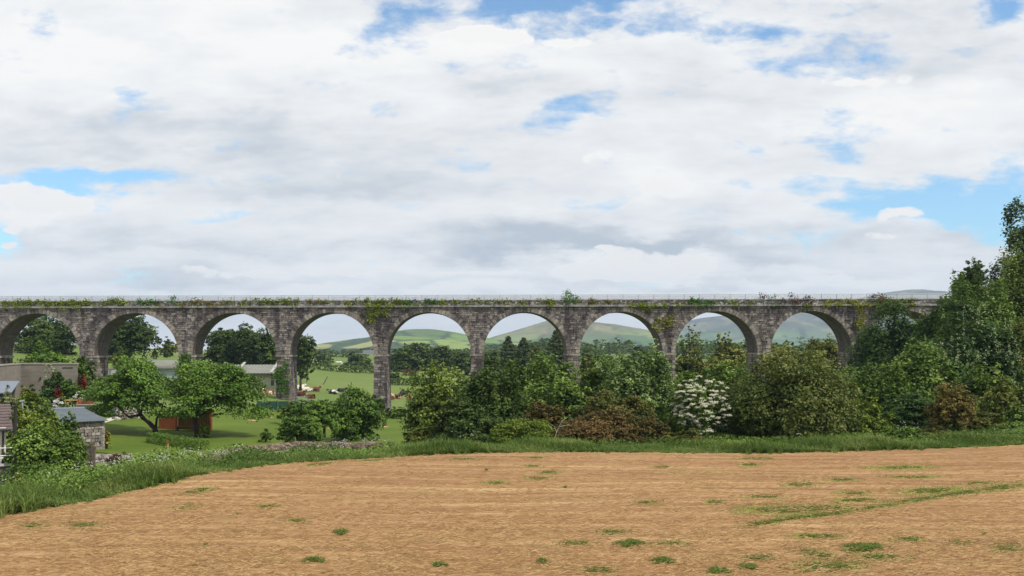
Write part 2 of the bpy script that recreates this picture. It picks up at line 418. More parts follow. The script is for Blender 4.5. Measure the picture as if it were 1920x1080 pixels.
# straw lying on the field
n = 90000
px = rng.uniform(-250, 2170, n); py = 845+rng.random(n)**.9*260
Y = 5.0*F/(py-HZ); ok = Y < edgeY(px)-.1; px, Y = px[ok], Y[ok]; X = (px-960)/F*Y
clump = np.sin(X*1.3+3*np.sin(Y*.7))*np.sin(Y*2.3+2*np.sin(X*.31)); ok = rng.random(len(X)) < .6+.4*clump
X, Y = X[ok], Y[ok]; n = len(X); Z = T(X, Y)+.07
az = rng.normal(.05, .22, n); L = rng.uniform(.08, .30, n); wd = rng.uniform(.004, .009, n)
d = np.stack([np.cos(az), np.sin(az), rng.normal(0.05, .22, n)], 1)*L[:, None]*.5; s = np.stack([-np.sin(az)*.5, np.cos(az)*.5, np.full(n, .8)], 1)*wd[:, None]
c0 = np.stack([X, Y, Z], 1); v = np.stack([c0-d-s, c0+d-s, c0+d+s, c0-d+s], 1).reshape(-1, 3)
me = np_mesh('straw', v, np.arange(n*4).reshape(-1, 4), rng.random(n))
M_STRAW = foliage('straw', (.22, .12, .052), (.345, .212, .097), (.50, .345, .17), .1, .8)
o = link('straw', me, M_STRAW); tag(o, 'loose cut straw strewn over the mown field', 'straw', kind='stuff')

M_GRASS = foliage('grass', (.065, .115, .022), (.13, .20, .038), (.25, .27, .09), .25, .6)
M_GRASS2 = foliage('short_grass', (.075, .12, .02), (.125, .18, .028), (.20, .22, .05), .25, .6)

def ellipse_pts(px, py, wpx, hpx, n, rng, slope=0):
    r = np.sqrt(rng.random(n)); t = rng.uniform(0, 2*np.pi, n)
    dx = r*np.cos(t)*wpx/2; x = px+dx; y = py+r*np.sin(t)*hpx/2+dx*slope
    Y = 5.0*F/(y-HZ); X = (x-960)/F*Y
    return np.stack([X, Y, T(X, Y)+.03], 1)
# sparse green regrowth streaks (uncountable)
streaks = [(1425, 985, 70, 8, -.12), (1480, 976, 110, 6, -.12), (1560, 966, 110, 6, -.11), (1640, 953, 100, 6, -.16), (1720, 938, 110, 7, -.14), (1800, 926, 120, 7, -.12), (1880, 915, 110, 9, -.10), (1745, 921, 110, 10, -.05),
           (1430, 935, 80, 5, 0), (1470, 959, 150, 14, -.02), (1540, 955, 100, 10, -.04), (1500, 912, 60, 8, 0), (1580, 902, 60, 5, 0), (1420, 862, 80, 5, 0), (1405, 874, 40, 5, 0), (1530, 1009, 90, 7, .02), (1530, 1042, 80, 10, .2), (1650, 1048, 90, 10, .05), (1610, 940, 90, 6, -.03),
           (1600, 927, 60, 6, 0), (1710, 897, 90, 4, 0), (1690, 880, 110, 6, 0), (1835, 908, 60, 5, 0), (155, 990, 60, 8, 0), (60, 990, 50, 8, -.05), (560, 978, 40, 7, 0), (350, 955, 40, 7, -.1), (370, 925, 60, 7, -.15), (600, 880, 60, 5, -.1), (700, 870, 70, 4, -.05),
           (1010, 900, 50, 5, 0), (1030, 890, 40, 4, 0), (1005, 865, 40, 4, 0), (870, 868, 60, 4, 0), (1215, 945, 50, 5, 0), (1255, 1022, 60, 8, 0), (1150, 1000, 60, 6, 0), (1080, 1020, 60, 6, 0), (1340, 945, 40, 5, 0), (1890, 1032, 60, 12, 0), (1800, 1022, 50, 7, 0), (930, 907, 40, 4, 0), (1240, 880, 40, 4, 0), (240, 905, 60, 6, -.15), (500, 950, 40, 4, -.05), (1700, 1015, 60, 8, 0), (1420, 1048, 60, 8, 0), (1120, 1070, 60, 10, 0), (1550, 1065, 120, 14, 0), (1000, 880, 30, 3, 0)]
# green cover on the field sheet itself
gx = 960+Xf/Yf*F; gy = HZ+5.0*F/Yf; gatt = np.zeros(Xf.shape)
for (a_, b_, c_, d_, s_) in streaks:
    dx = gx-a_; gatt = np.maximum(gatt, (rng.uniform(.35, .7) if c_ < 85 else .9)*np.exp(-((dx/(c_*.62))**2)**1.5-(((gy-b_-dx*s_)/max(d_*.75, 2.6))**2)**1.2))
gatt = np.maximum(gatt, .42*np.clip((edgeY(gx)-Yf < 1.0)*1.0-(edgeY(gx)-Yf)*.8, 0, 1))
at = stub.data.attributes.new('green', 'FLOAT', 'POINT'); at.data.foreach_set('value', gatt.ravel().astype(np.float32))
bs = []
for (a_, b_, c_, d_, s_) in streaks:
    bs.append(ellipse_pts(a_, b_, c_*1.5, d_*2.0, int(c_*d_*.55)+40, rng, s_))
    bs.append(ellipse_pts(a_, b_, c_*.7, d_*.8, int(c_*d_*1.1)+40, rng, s_))
bs = np.concatenate(bs); n = len(bs)
o = link('regrowth_grass', blade_mesh('regrowth_grass', bs, rng.uniform(.03, .085, n), rng.uniform(.012, .025, n), rng.uniform(.5, 1.6, n), rng.random(n), rng), M_GRASS2)
tag(o, 'thin green regrowth streaks across the mown field', 'grass', kind='stuff')
tufts = [(1620, 1031, 88, 15, 'broadest dark grass tuft at the lower right of the mown field'), (1180, 1023, 66, 10, 'flat grass tuft in the mown field below the white flowering elder'),
         (1245, 1054, 46, 10, 'middle sized tuft at the lower right, between the flat tuft and the cut off one'), (1352, 1074, 44, 12, 'dark grass tuft cut by the bottom edge below the round hawthorn'), (1402, 1066, 34, 9, 'small tuft right of the one cut by the bottom edge'),
         (640, 1002, 30, 8, 'small pale green tuft in the left half of the field'), (590, 1057, 44, 8, 'low tuft at the lower left near the bottom of the field'), (825, 1062, 30, 7, 'small low tuft near the bottom centre of the field'),
         (1018, 1055, 22, 7, 'faint single tuft at the bottom centre right of the field'), (1060, 915, 8, 7, 'tiny upright weed standing alone in the middle of the field'), (445, 967, 6, 7, 'tiny weed standing alone in the left part of the field'), (912, 887, 7, 6, 'tiny weed near the far edge of the field'), (1845, 1004, 8, 8, 'tiny weed standing alone at the right side of the field'), (385, 1030, 10, 7, 'tiny weed alone at the lower left of the field')]
for i, (a_, b_, c_, d_, lab) in enumerate(tufts):
    n = int(c_*d_*.35)+14; q_ = [(a_+rng.uniform(-.42, .42)*c_, b_+rng.uniform(-.4, .4)*d_, c_*rng.uniform(.12, .4)+3, d_*rng.uniform(.3, .6)+1.5, n, rng) for _ in range(7 if c_ > 15 else 0)]
    p = np.concatenate([ellipse_pts(*v_) for v_ in q_]+[ellipse_pts(a_, b_, c_*(1.3 if c_ > 15 else .7), d_*(1.2 if c_ > 15 else .4), n if c_ > 15 else 60, rng)]); n = len(p); ctr = p.mean(0); p -= ctr
    r = np.abs(p[:, 0])/max(np.abs(p[:, 0]).max(), .05)
    o = link('grass_tuft', blade_mesh('grass_tuft', p, rng.uniform(.04, .14, n)*(1.1-.7*r), rng.uniform(.012, .024, n), rng.uniform(.5, 1.6, n), rng.random(n), rng), M_GRASS2, None, ctr)
    tag(o, lab, 'grass tuft', 'grass tufts on the mown field')

# tall grass along the edge of the field
n = 205000
px = rng.uniform(-250, 2420, n); dep = rng.random(n)**1.3*np.interp(px, [0, 400, 850, 1300, 1900], [5.5, 6, 5, 4.0, 4.5])
Y = edgeY(px)+.05+dep-.55*np.clip(np.sin(px*.045)+np.sin(px*.117+1)+np.sin(px*.31)-.2, 0, 2)*rng.random(n); X = (px-960)/F*Y; Z = T(X, Y)
hh = (.34+.36*np.clip(dep/1.6, 0, 1))*(.65+.55*(np.sin(X*.55+np.sin(X*1.7))*np.sin(X*.21+Y*.9)*.5+.5))*rng.uniform(.35, 1.25, n)*(.75+.5*np.clip(np.sin(X*.37+2)+np.sin(X*.83+Y*.5), -.6, 1))*np.interp(px, [0, 700, 1000, 1920], [1, .95, .66, .75])
tn = np.clip(.40+.22*np.sin(X*.8+np.sin(Y*1.1)*1.5)+.15*np.sin(X*2.3+Y*1.7)+rng.normal(0, .22, n), 0, 1)
o = link('tall_grass', blade_mesh('tall_grass', np.stack([X, Y, Z], 1), hh, rng.uniform(.014, .034, n), rng.uniform(.2, 1.1, n), tn, rng), M_GRASS)
tag(o, 'strip of tall green grass along the far edge of the mown field', 'grass', kind='stuff')

# ------------------------------------------------------------------ garden lawn
LN = np.array([(120, 66), (200, 66), (300, 61), (400, 62), (480, 66), (560, 70), (700, 70), (860, 76)])
LF = np.array([(120, 76), (200, 84), (300, 95), (400, 104), (520, 118), (700, 116), (860, 108)])
pxs = np.linspace(150, 850, 110); tt = np.linspace(0, 1, 60)
Yn = np.interp(pxs, LN[:, 0], LN[:, 1]); Yf = np.interp(pxs, LF[:, 0], LF[:, 1])
Yl = Yn[None]+(Yf-Yn)[None]*tt[:, None]; Xl = (pxs[None]-960)/F*Yl
m, nt, out = new_mat('mown_lawn'); g = N(nt); ps = g.pos()
n1 = g.noise(ps, .18, 4, .5); n2 = g.noise(g.mapping(ps, (1, .4, 1)), 2.5, 6, .7)
c = g.ramp(n1, [(.3, (.064, .106, .0115)), (.7, (.104, .148, .017))])
c = g.mix(g.ramp(n2, [(.4, 0), (.75, .45)]), c, (.115, .15, .03))
g.out(g.bsdf(c, .9, g.bump(n2, .4, .04), .12), out)
o = link('lawn', grid_mesh('lawn', Xl, Yl, T(Xl, Yl)+.06), m); o['kind'] = 'structure'; tag(o, 'bright mown garden lawn below the viaduct', 'lawn')
# pale path along the top of the lawn
pts = [(120, 838, 74), (200, 798, 84), (222, 791, 87), (240, 786, 90), (262, 783, 93), (290, 781, 95)]
pp = np.array([(a_, c_) for a_, b_, c_ in pts]); yy_ = np.linspace(76, 96, 40); px_ = np.interp(yy_, pp[:, 1], pp[:, 0])
Xp = np.stack([(px_-960)/F*yy_-.35, (px_-960)/F*yy_+.35], 1); Yp = np.stack([yy_, yy_], 1)
o = link('path', grid_mesh('path', Xp, Yp, T(Xp, Yp)+.11), plain('gravel', (.45, .42, .33), .9, .3, 6)); o['kind'] = 'structure'; tag(o, 'pale gravel path along the top of the lawn', 'path')

# ------------------------------------------------------------------ the viaduct
TH = rad(1.72); AX, AY = (905-960)/F*129.0, 129.0
S, R, DEP, GR = 12.746, 5.55, 5.2, .0043
ZS, ZT = -.6, 5.6
def t_of(px):
    a = (px-960)/F; return (a*AY-AX)/(math.cos(TH)-a*math.sin(TH))
def t_depth(t): return AY+t*math.sin(TH)
piers = [-51.72+S*k for k in range(-2, 11)]

def stone_mat(name, cols, stain=.6, light=1.0, streak=True):
    m, nt, out = new_mat(name); g = N(nt); ob = g.coord()
    ri = g.island()
    c = g.ramp(ri, [(i/(len(cols)-1), tuple(x*light for x in col)) for i, col in enumerate(cols)], 'CONSTANT')
    n1 = g.noise(g.mapping(ob, (1, 1, .22)), .75, 6, .62, .3)         # rain streaks
    n2 = g.noise(ob, 3.2, 6, .7); n3 = g.noise(ob, .3, 4, .6)
    n4 = g.noise(g.mapping(ob, (1, 1, .6), (5, 2, 8)), .5, 5, .65)
    c = g.mix(g.ramp(n2, [(.33, .6), (.55, 0)]), c, (.07, .058, .062), 'MIX')
    if streak: c = g.mix(g.ramp(n1, [(.46, 0), (.58, stain)]), c, (.036, .028, .038))
    c = g.mix(g.ramp(n4, [(.60, 0), (.72, .55)]), c, (.23, .17, .06))      # ochre lichen
    c = g.mix(g.ramp(g.noise(ob, 6.5, 5, .7), [(.60, 0), (.72, .6)]), c, (.32, .295, .265))   # pale lichen spots
    g.out(g.bsdf(c, .92, g.bump(n2, .8, .06), .15), out)
    return m
GREYS = [(.13, .107, .10), (.21, .178, .165), (.07, .058, .062), (.27, .232, .21), (.155, .13, .112), (.19, .162, .15), (.34, .29, .255), (.09, .074, .078), (.23, .187, .15), (.12, .10, .10)]
M_STONE = stone_mat('granite_blocks', [(.75*r_*1.36+.055, .75*g_*1.36+.048, .75*b_*1.42+.047) for r_, g_, b_ in GREYS], .72)
M_RING = stone_mat('voussoir_granite', [(.29, .25, .23), (.15, .128, .124), (.38, .33, .295), (.22, .19, .175), (.32, .275, .245), (.12, .10, .102)], .5)
M_PAR = stone_mat('parapet_rubble', [(.33, .305, .285), (.16, .145, .14), (.44, .42, .395), (.22, .20, .19), (.54, .52, .49), (.11, .10, .10)], .4)
M_COPE = stone_mat('coping_granite', [(.30, .285, .27), (.37, .355, .34), (.24, .22, .215)], .4)
M_MORT = plain('mortar', (.05, .044, .042), .95, .4, 4, .5)
# barrel of the arches
m, nt, out = new_mat('soffit_stone'); g = N(nt); uvc = g.coord('UV')
br = g.node('ShaderNodeTexBrick'); nt.links.new(g.mapping(uvc, (1, 1, 1)), br.inputs['Vector'])
br.inputs['Scale'].default_value = 1.0; br.inputs['Brick Width'].default_value = .85; br.inputs['Row Height'].default_value = .36; br.inputs['Mortar Size'].default_value = .02
br.inputs['Color1'].default_value = (.175, .14, .137, 1); br.inputs['Color2'].default_value = (.11, .087, .09, 1); br.inputs['Mortar'].default_value = (.09, .08, .075, 1)
n1 = g.noise(g.mapping(uvc, (1.6, .16, 1)), .9, 6, .65); n2 = g.noise(uvc, 3, 5, .6)
c = g.mix(g.ramp(n1, [(.42, 0), (.62, .65)]), br.outputs['Color'], (.06, .05, .052))
c = g.mix(g.ramp(n1, [(.30, .5), (.42, 0)]), c, (.25, .215, .19))
g.out(g.bsdf(c, .92, g.bump(g.m('ADD', br.outputs['Fac'], n2), .5, .04), .15), out); M_SOFF = m

via = thing('viaduct', 'long grey stone railway viaduct of round arches crossing the valley', 'viaduct', (AX, AY, ZC), TH)
rr = random.Random(11)
def gz(x, z): return z+GR*x
def gbox(mb, x0, x1, y0, y1, z0, z1, j=.012, mi=0):
    p = [(x0, y0, z0), (x1, y0, z0), (x1, y1, z0), (x0, y1, z0), (x0, y0, z1), (x1, y0, z1), (x1, y1, z1), (x0, y1, z1)]
    p = [(a+rr.uniform(-j, j), b+rr.uniform(-j, j), gz(a, c)+rr.uniform(-j, j)) for a, b, c in p]
    mb.hexa(p, mi)
# piers
for k, t in enumerate(piers):
    wx = (AX+t*math.cos(TH)); wy = t_depth(t)+2.6
    zb = min(Tz(wx, wy-2.6), Tz(wx, wy+2.6))-ZC-.6-GR*t
    mb = MB(); z = ZS-.28; row = 0
    def half(z): return .81+.022*(ZS-z)
    # core
    hb = half(zb)-.05; ht = half(z)-.05
    c8 = [(t-hb, .06, gz(t, zb)), (t+hb, .06, gz(t, zb)), (t+hb, DEP-.06, gz(t, zb)), (t-hb, DEP-.06, gz(t, zb)), (t-ht, .06, gz(t, z-.01)), (t+ht, .06, gz(t, z-.01)), (t+ht, DEP-.06, gz(t, z-.01)), (t-ht, DEP-.06, gz(t, z-.01))]
    mb.hexa(c8, 1)
    while z > zb:
        hgt = rr.uniform(.28, .40); z0 = z-hgt; hw = half(z-hgt*.5); gp = .02
        cuts = [0, rr.uniform(.42, .58), 1] if row % 2 else [0, rr.uniform(.24, .36), rr.uniform(.64, .78), 1]
        for i in range(len(cuts)-1):                      # front and back faces
            x0 = t-hw+2*hw*cuts[i]+gp; x1 = t-hw+2*hw*cuts[i+1]-gp
            pr = rr.uniform(-.02, .075)
            gbox(mb, x0, x1, -pr, .45, z0+gp, z-gp)
            gbox(mb, x0, x1, DEP-.45, DEP+pr, z0+gp, z-gp)
        y = .47
        while y < DEP-.47:
            y1 = min(y+rr.uniform(.5, .95), DEP-.47)
            if DEP-.47-y1 < .25: y1 = DEP-.47
            for sgn in (-1, 1):
                pr = rr.uniform(-.02, .03)
                xa, xb = sorted((t+sgn*(hw+pr), t+sgn*(hw-.4)))
                gbox(mb, xa, xb, y+gp, y1-gp, z0+gp, z-gp)
            y = y1
        z = z0; row += 1
    po = mb.build('pier', [M_STONE, M_MORT], via)
    im = MB(); gbox(im, t-.93, t+.93, -.10, DEP+.1, ZS-.27, ZS-.015, .006); im.build('impost', M_RING, po)
# spandrel walls: core + squared rubble
mb = MB()
for k in range(len(piers)-1):
    c0 = (piers[k]+piers[k+1])/2
    xs = [-S/2, -R-.0]+[-R*math.cos(math.pi*i/40) for i in range(1, 40)]+[R, S/2]
    prev = None
    for x in xs:
        zb = ZS if abs(x) >= R-1e-6 else ZS+math.sqrt(max(R*R-x*x, 0))
        zb += .012
        cur = [(c0+x, .04, gz(c0+x, zb)), (c0+x, .04, gz(c0+x, ZT)), (c0+x, DEP-.04, gz(c0+x, zb)), (c0+x, DEP-.04, gz(c0+x, ZT))]
        if prev: mb.add(prev+cur, [(0, 4, 5, 1), (2, 3, 7, 6), (1, 5, 7, 3)], 1)
        prev = cur
for t in piers:
    h0 = 0.0
    while h0 < ZT-ZS-.05:
        h1 = min(h0+rr.uniform(.20, .33), ZT-ZS)
        lim = S/2-math.sqrt((R+.06)**2-h0*h0) if h0 < R+.06 else S/2
        x = -lim
        while x < lim-.01:
            x1 = x+rr.uniform(.22, .72)
            if lim-x1 < .22: x1 = lim
            gbox(mb, t+x+.02, t+x1-.02, -rr.uniform(-.02, .075), .3, ZS+h0+.018, ZS+h1-.018)
            x = x1
        h0 = h1
mb.build('spandrel_wall', [M_STONE, M_MORT], via)
# arches: barrel + ring of voussoirs
for k in range(len(piers)-1):
    c0 = (piers[k]+piers[k+1])/2
    n = 48; vs = []; fs = []; uvs = []
    for i in range(n+1):
        a = math.pi*i/n
        for y in (.2, DEP-.05):
            vs.append((c0-R*math.cos(a), y, gz(c0, ZS+R*math.sin(a))))
    for i in range(n): fs.append((2*i, 2*i+1, 2*i+3, 2*i+2))
    me = bpy.data.meshes.new('arch'); me.from_pydata(vs, [], fs)
    ul = me.uv_layers.new(name='UVMap')
    for p in me.polygons:
        for li in p.loop_indices:
            vi = me.loops[li].vertex_index; ul.data[li].uv = (vs[vi][1]+k*7.3, math.pi*R*(vi//2)/n)
        p.use_smooth = True
    ao = link('arch', me, M_SOFF, via)
    rg = MB(); nv = 37
    for i in range(nv):
        a0 = math.pi*i/nv+.005; a1 = math.pi*(i+1)/nv-.005
        r1 = R+(.64 if i % 2 else .54)+rr.uniform(-.03, .03); pr = rr.uniform(.05, .12); r0 = R-.012
        q = [(a0, r0), (a1, r0), (a1, r1), (a0, r1)]
        pts = [(c0-r*math.cos(a), -pr, gz(c0, ZS+r*math.sin(a))) for a, r in q]+[(c0-r*math.cos(a), .38, gz(c0, ZS+r*math.sin(a))) for a, r in q]
        pts = [(x, y, z+rr.uniform(-.008, .008)) for x, y, z in pts]
        rg.add(pts, [(0, 1, 2, 3), (7, 6, 5, 4), (0, 4, 5, 1), (1, 5, 6, 2), (2, 6, 7, 3), (3, 7, 4, 0)])
    rg.build('arch_ring', M_RING, ao)
xa, xb = piers[0]-S*.4, piers[-1]+S*.4
mb = MB(); x = xa
while x < xb:
    x1 = x+rr.uniform(1.0, 1.7); gbox(mb, x+.006, x1-.006, -.26+rr.uniform(-.02, .02), .4, ZT, ZT+.24, .008); x = x1
mb.build('string_course', M_COPE, via)
mb = MB(); mb.hexa([(xa, .05, gz(xa, ZT+.24)), (xb, .05, gz(xb, ZT+.24)), (xb, .42, gz(xb, ZT+.24)), (xa, .42, gz(xa, ZT+.24)), (xa, .05, gz(xa, ZT+.8)), (xb, .05, gz(xb, ZT+.8)), (xb, .42, gz(xb, ZT+.8)), (xa, .42, gz(xa, ZT+.8))], 1)
z = ZT+.245
for hgt in (.20, .19, .18):
    x = xa
    while x < xb:
        x1 = x+rr.uniform(.16, .5); gbox(mb, x+.014, x1-.014, -.04+rr.uniform(-.05, .05), .2, z+.01, z+hgt-.01, .02); x = x1
    z += hgt
mb.build('parapet', [M_PAR, M_MORT], via)
mb = MB(); x = xa
while x < xb:
    x1 = x+rr.uniform(.6, 1.1); gbox(mb, x+.01, x1-.01, -.12, .5, ZT+.815, ZT+.94+rr.uniform(-.01, .02), .012); x = x1
mb.build('coping', M_COPE, via)
mb = MB(); gbox(mb, xa, xb, DEP-.45, DEP, ZT+.0, ZT+.9, 0)
mb.build('rear_parapet', M_PAR, via)
mb = MB(); gbox(mb, xa, xb, .5, DEP-.5, ZT+.01, ZT+.3, 0); mb.build('deck', plain('ballast', (.2, .19, .18), .95, .4, 8, .6), via)
M_GALV = plain('galvanised_steel', (.40, .42, .44), .45, .12, 5, .05, .35, .5)
for yr in (.18, DEP-.22):
    rl = MB()
    zt = ZT+.93
    for hh_, rd in ((.66, .028), (.56, .017), (.47, .017), (.38, .017), (.29, .017), (.20, .017), (.11, .017), (.03, .017)):
        rl.tube([(xa, yr, gz(xa, zt+hh_)), (0, yr, gz(0, zt+hh_)), (xb, yr, gz(xb, zt+hh_))], rd, 4)
    ro = rl.build('railing', M_GALV, via)
    if yr < 1:
        x = xa+.5
        while x < xb:
            pm = MB(); pm.box(x-.03, x+.03, yr-.04, yr+.04, gz(x, ZT+.9), gz(x, ZT+1.62)); pm.build('post', M_GALV, ro); x += 2.05

# ------------------------------------------------------------------ foliage palettes
PAL = {}
def pal(n, *a, **k):
    if n not in ('white', 'whitecool', 'cream', 'red', 'crimson'): a = tuple((c[0]*1.3*k_, c[1]*1.12*k_, c[2]*.82*k_) for c, k_ in zip(a, (.95, 1.22, 1.6)))
    PAL[n] = foliage('leaves_'+n, *a, **k)
pal('apple', (.046, .105, .02), (.066, .138, .028), (.085, .165, .036))
pal('fruit', (.042, .096, .022), (.06, .125, .028), (.08, .15, .036))
pal('dark', (.026, .052, .018), (.042, .078, .024), (.06, .105, .032), trans=.2)
pal('deep', (.024, .056, .022), (.04, .088, .03), (.066, .13, .045), trans=.2)
pal('mid', (.04, .085, .02), (.065, .125, .028), (.095, .165, .042))
pal('airy', (.055, .10, .024), (.085, .145, .034), (.125, .185, .052))
pal('lush', (.042, .088, .022), (.072, .138, .03), (.13, .2, .06))
pal('pale', (.06, .12, .045), (.11, .19, .075), (.2, .28, .14))
pal('lime', (.062, .105, .018), (.085, .14, .022), (.115, .165, .032))
pal('olive', (.05, .075, .02), (.08, .11, .028), (.115, .145, .045))
pal('hawthorn', (.04, .068, .02), (.066, .10, .028), (.125, .15, .065), trans=.2)
pal('russet', (.046, .054, .02), (.070, .058, .025), (.082, .058, .028), trans=.15)
pal('russetgreen', (.044, .064, .018), (.066, .085, .024), (.10, .09, .035), trans=.15)
pal('orange', (.062, .075, .022), (.095, .088, .03), (.125, .105, .038), trans=.15)
pal('yellow', (.12, .15, .02), (.2, .21, .025), (.3, .28, .04))
pal('red', (.10, .02, .012), (.2, .03, .015), (.3, .05, .02))
pal('crimson', (.06, .03, .02), (.10, .045, .03), (.14, .07, .04))
pal('conifer', (.034, .056, .03), (.05, .08, .038), (.062, .098, .046), trans=.1)
pal('far', (.036, .068, .028), (.054, .095, .036), (.07, .12, .044), trans=.15)
pal('farlight', (.06, .10, .04), (.085, .135, .05), (.11, .165, .065), trans=.15)
pal('scrub', (.08, .11, .03), (.12, .155, .042), (.17, .2, .065))
pal('ivy', (.06, .10, .018), (.10, .155, .022), (.18, .21, .03), trans=.2)
pal('ivyyellow', (.10, .135, .018), (.145, .175, .024), (.18, .195, .034), trans=.15)
pal('ivydark', (.03, .08, .02), (.05, .12, .026), (.08, .16, .036), trans=.2)
pal('ivyrust', (.085, .09, .02), (.11, .095, .022), (.12, .13, .028), trans=.15)
pal('white', (.48, .46, .36), (.58, .56, .44), (.66, .64, .52), trans=.2)
pal('whitecool', (.42, .43, .38), (.52, .53, .48), (.62, .62, .58), trans=.2)
pal('cream', (.20, .25, .12), (.30, .34, .18), (.40, .42, .25), trans=.2)
M_BARK = plain('bark', (.055, .042, .032), .95, .4, 5, .6, stretch=(1, 1, .3))
M_BARK2 = plain('grey_bark', (.16, .14, .11), .95, .35, 5, .6, stretch=(1, 1, .3))

def crown_points(rng, W, D, H, n, style, clumpiness=1.0, nl=None, spiky=.06):
    """leaf positions and normals; box W x D x H with its bottom at z = 0"""
    ax = np.array([.5, .5, .5])
    if style == 'cone':
        per = 14; nc = max(n//per, 20)
        h = rng.random(nc)**1.25; tier = np.round(h*11)/11+rng.normal(0, .015, nc)
        r = np.minimum((1.05-tier)*.8, .5)*(.55+.45*rng.random(nc)**.4)*(1+.25*np.sin(rng.integers(0, 5, nc)*2.2))
        th = rng.uniform(0, 2*np.pi, nc)
        c = np.stack([np.cos(th)*r, np.sin(th)*r, tier-.12*r], 1)
        cn = unit(np.stack([np.cos(th)*.5, np.sin(th)*.5, np.full(nc, .6)], 1)); cr = np.full(nc, .05)
    else:
        nl = int((nl or int(rng.integers(11, 17)))*2.3); zmin = {'bush': -.25, 'round': -.75, 'airy': -.6, 'umbrella': -.15}[style]
        ld = unit(rng.normal(size=(nl*4, 3))); ld = ld[ld[:, 2] > zmin][:nl]; nl = len(ld)
        lr = rng.uniform(.095, .20, nl); lc = ld*(.5-lr*.9)[:, None]*rng.uniform(.72, 1.14, nl)[:, None]
        lc = np.concatenate([lc, np.zeros((1, 3))]); lr = np.append(lr, .30); ld = np.concatenate([ld, [[0, 0, 1.0]]])
        per = 16 if style != 'airy' else 12; nc = max(n//per, 25)
        li = rng.choice(nl+1, nc, p=lr**2/np.sum(lr**2))
        dr = unit(rng.normal(size=(nc, 3))+ld[li]*.75+np.array([0, 0, .2]))
        c = lc[li]+dr*lr[li][:, None]*(.72+.36*rng.random(nc)[:, None]**.7)
        far = rng.random(nc) < spiky; c[far] *= rng.uniform(1.03, 1.2, far.sum())[:, None]
        if style == 'airy': c += rng.normal(0, .035, c.shape)
        cn = unit(dr+ld[li]*.3+np.array([0, 0, .5])); cr = lr[li]*.26
        if style == 'bush': c[:, 2] = np.where(c[:, 2] < -.15, -.15+(c[:, 2]+.15)*.35, c[:, 2])
        if style == 'umbrella': c[:, 2] = np.where(c[:, 2] < 0, c[:, 2]*.7-np.abs(c[:, 0])*.25, c[:, 2])
    i = np.repeat(np.arange(nc), per)
    p = c[i]+rng.normal(size=(len(i), 3))*(cr[i]*.70)[:, None]*np.array([1, 1, .5])
    nn = unit(cn[i]*.75+rng.normal(size=(len(i), 3))*.42+np.array([0, 0, .35]))
    lo = np.percentile(p, 1.0, axis=0); hi = np.percentile(p, 99.0, axis=0)
    p = (p-lo)/(hi-lo)-np.array([.5, .5, 0])
    lt_ = rng.normal(0, .2, nl+1)[li] if style != 'cone' else np.zeros(nc)
    tint = np.clip(.45+(lt_+rng.normal(0, .15, nc))[i]+rng.normal(0, .12, len(i)), 0, 1)
    return p*np.array([W, D, H]), nn, tint

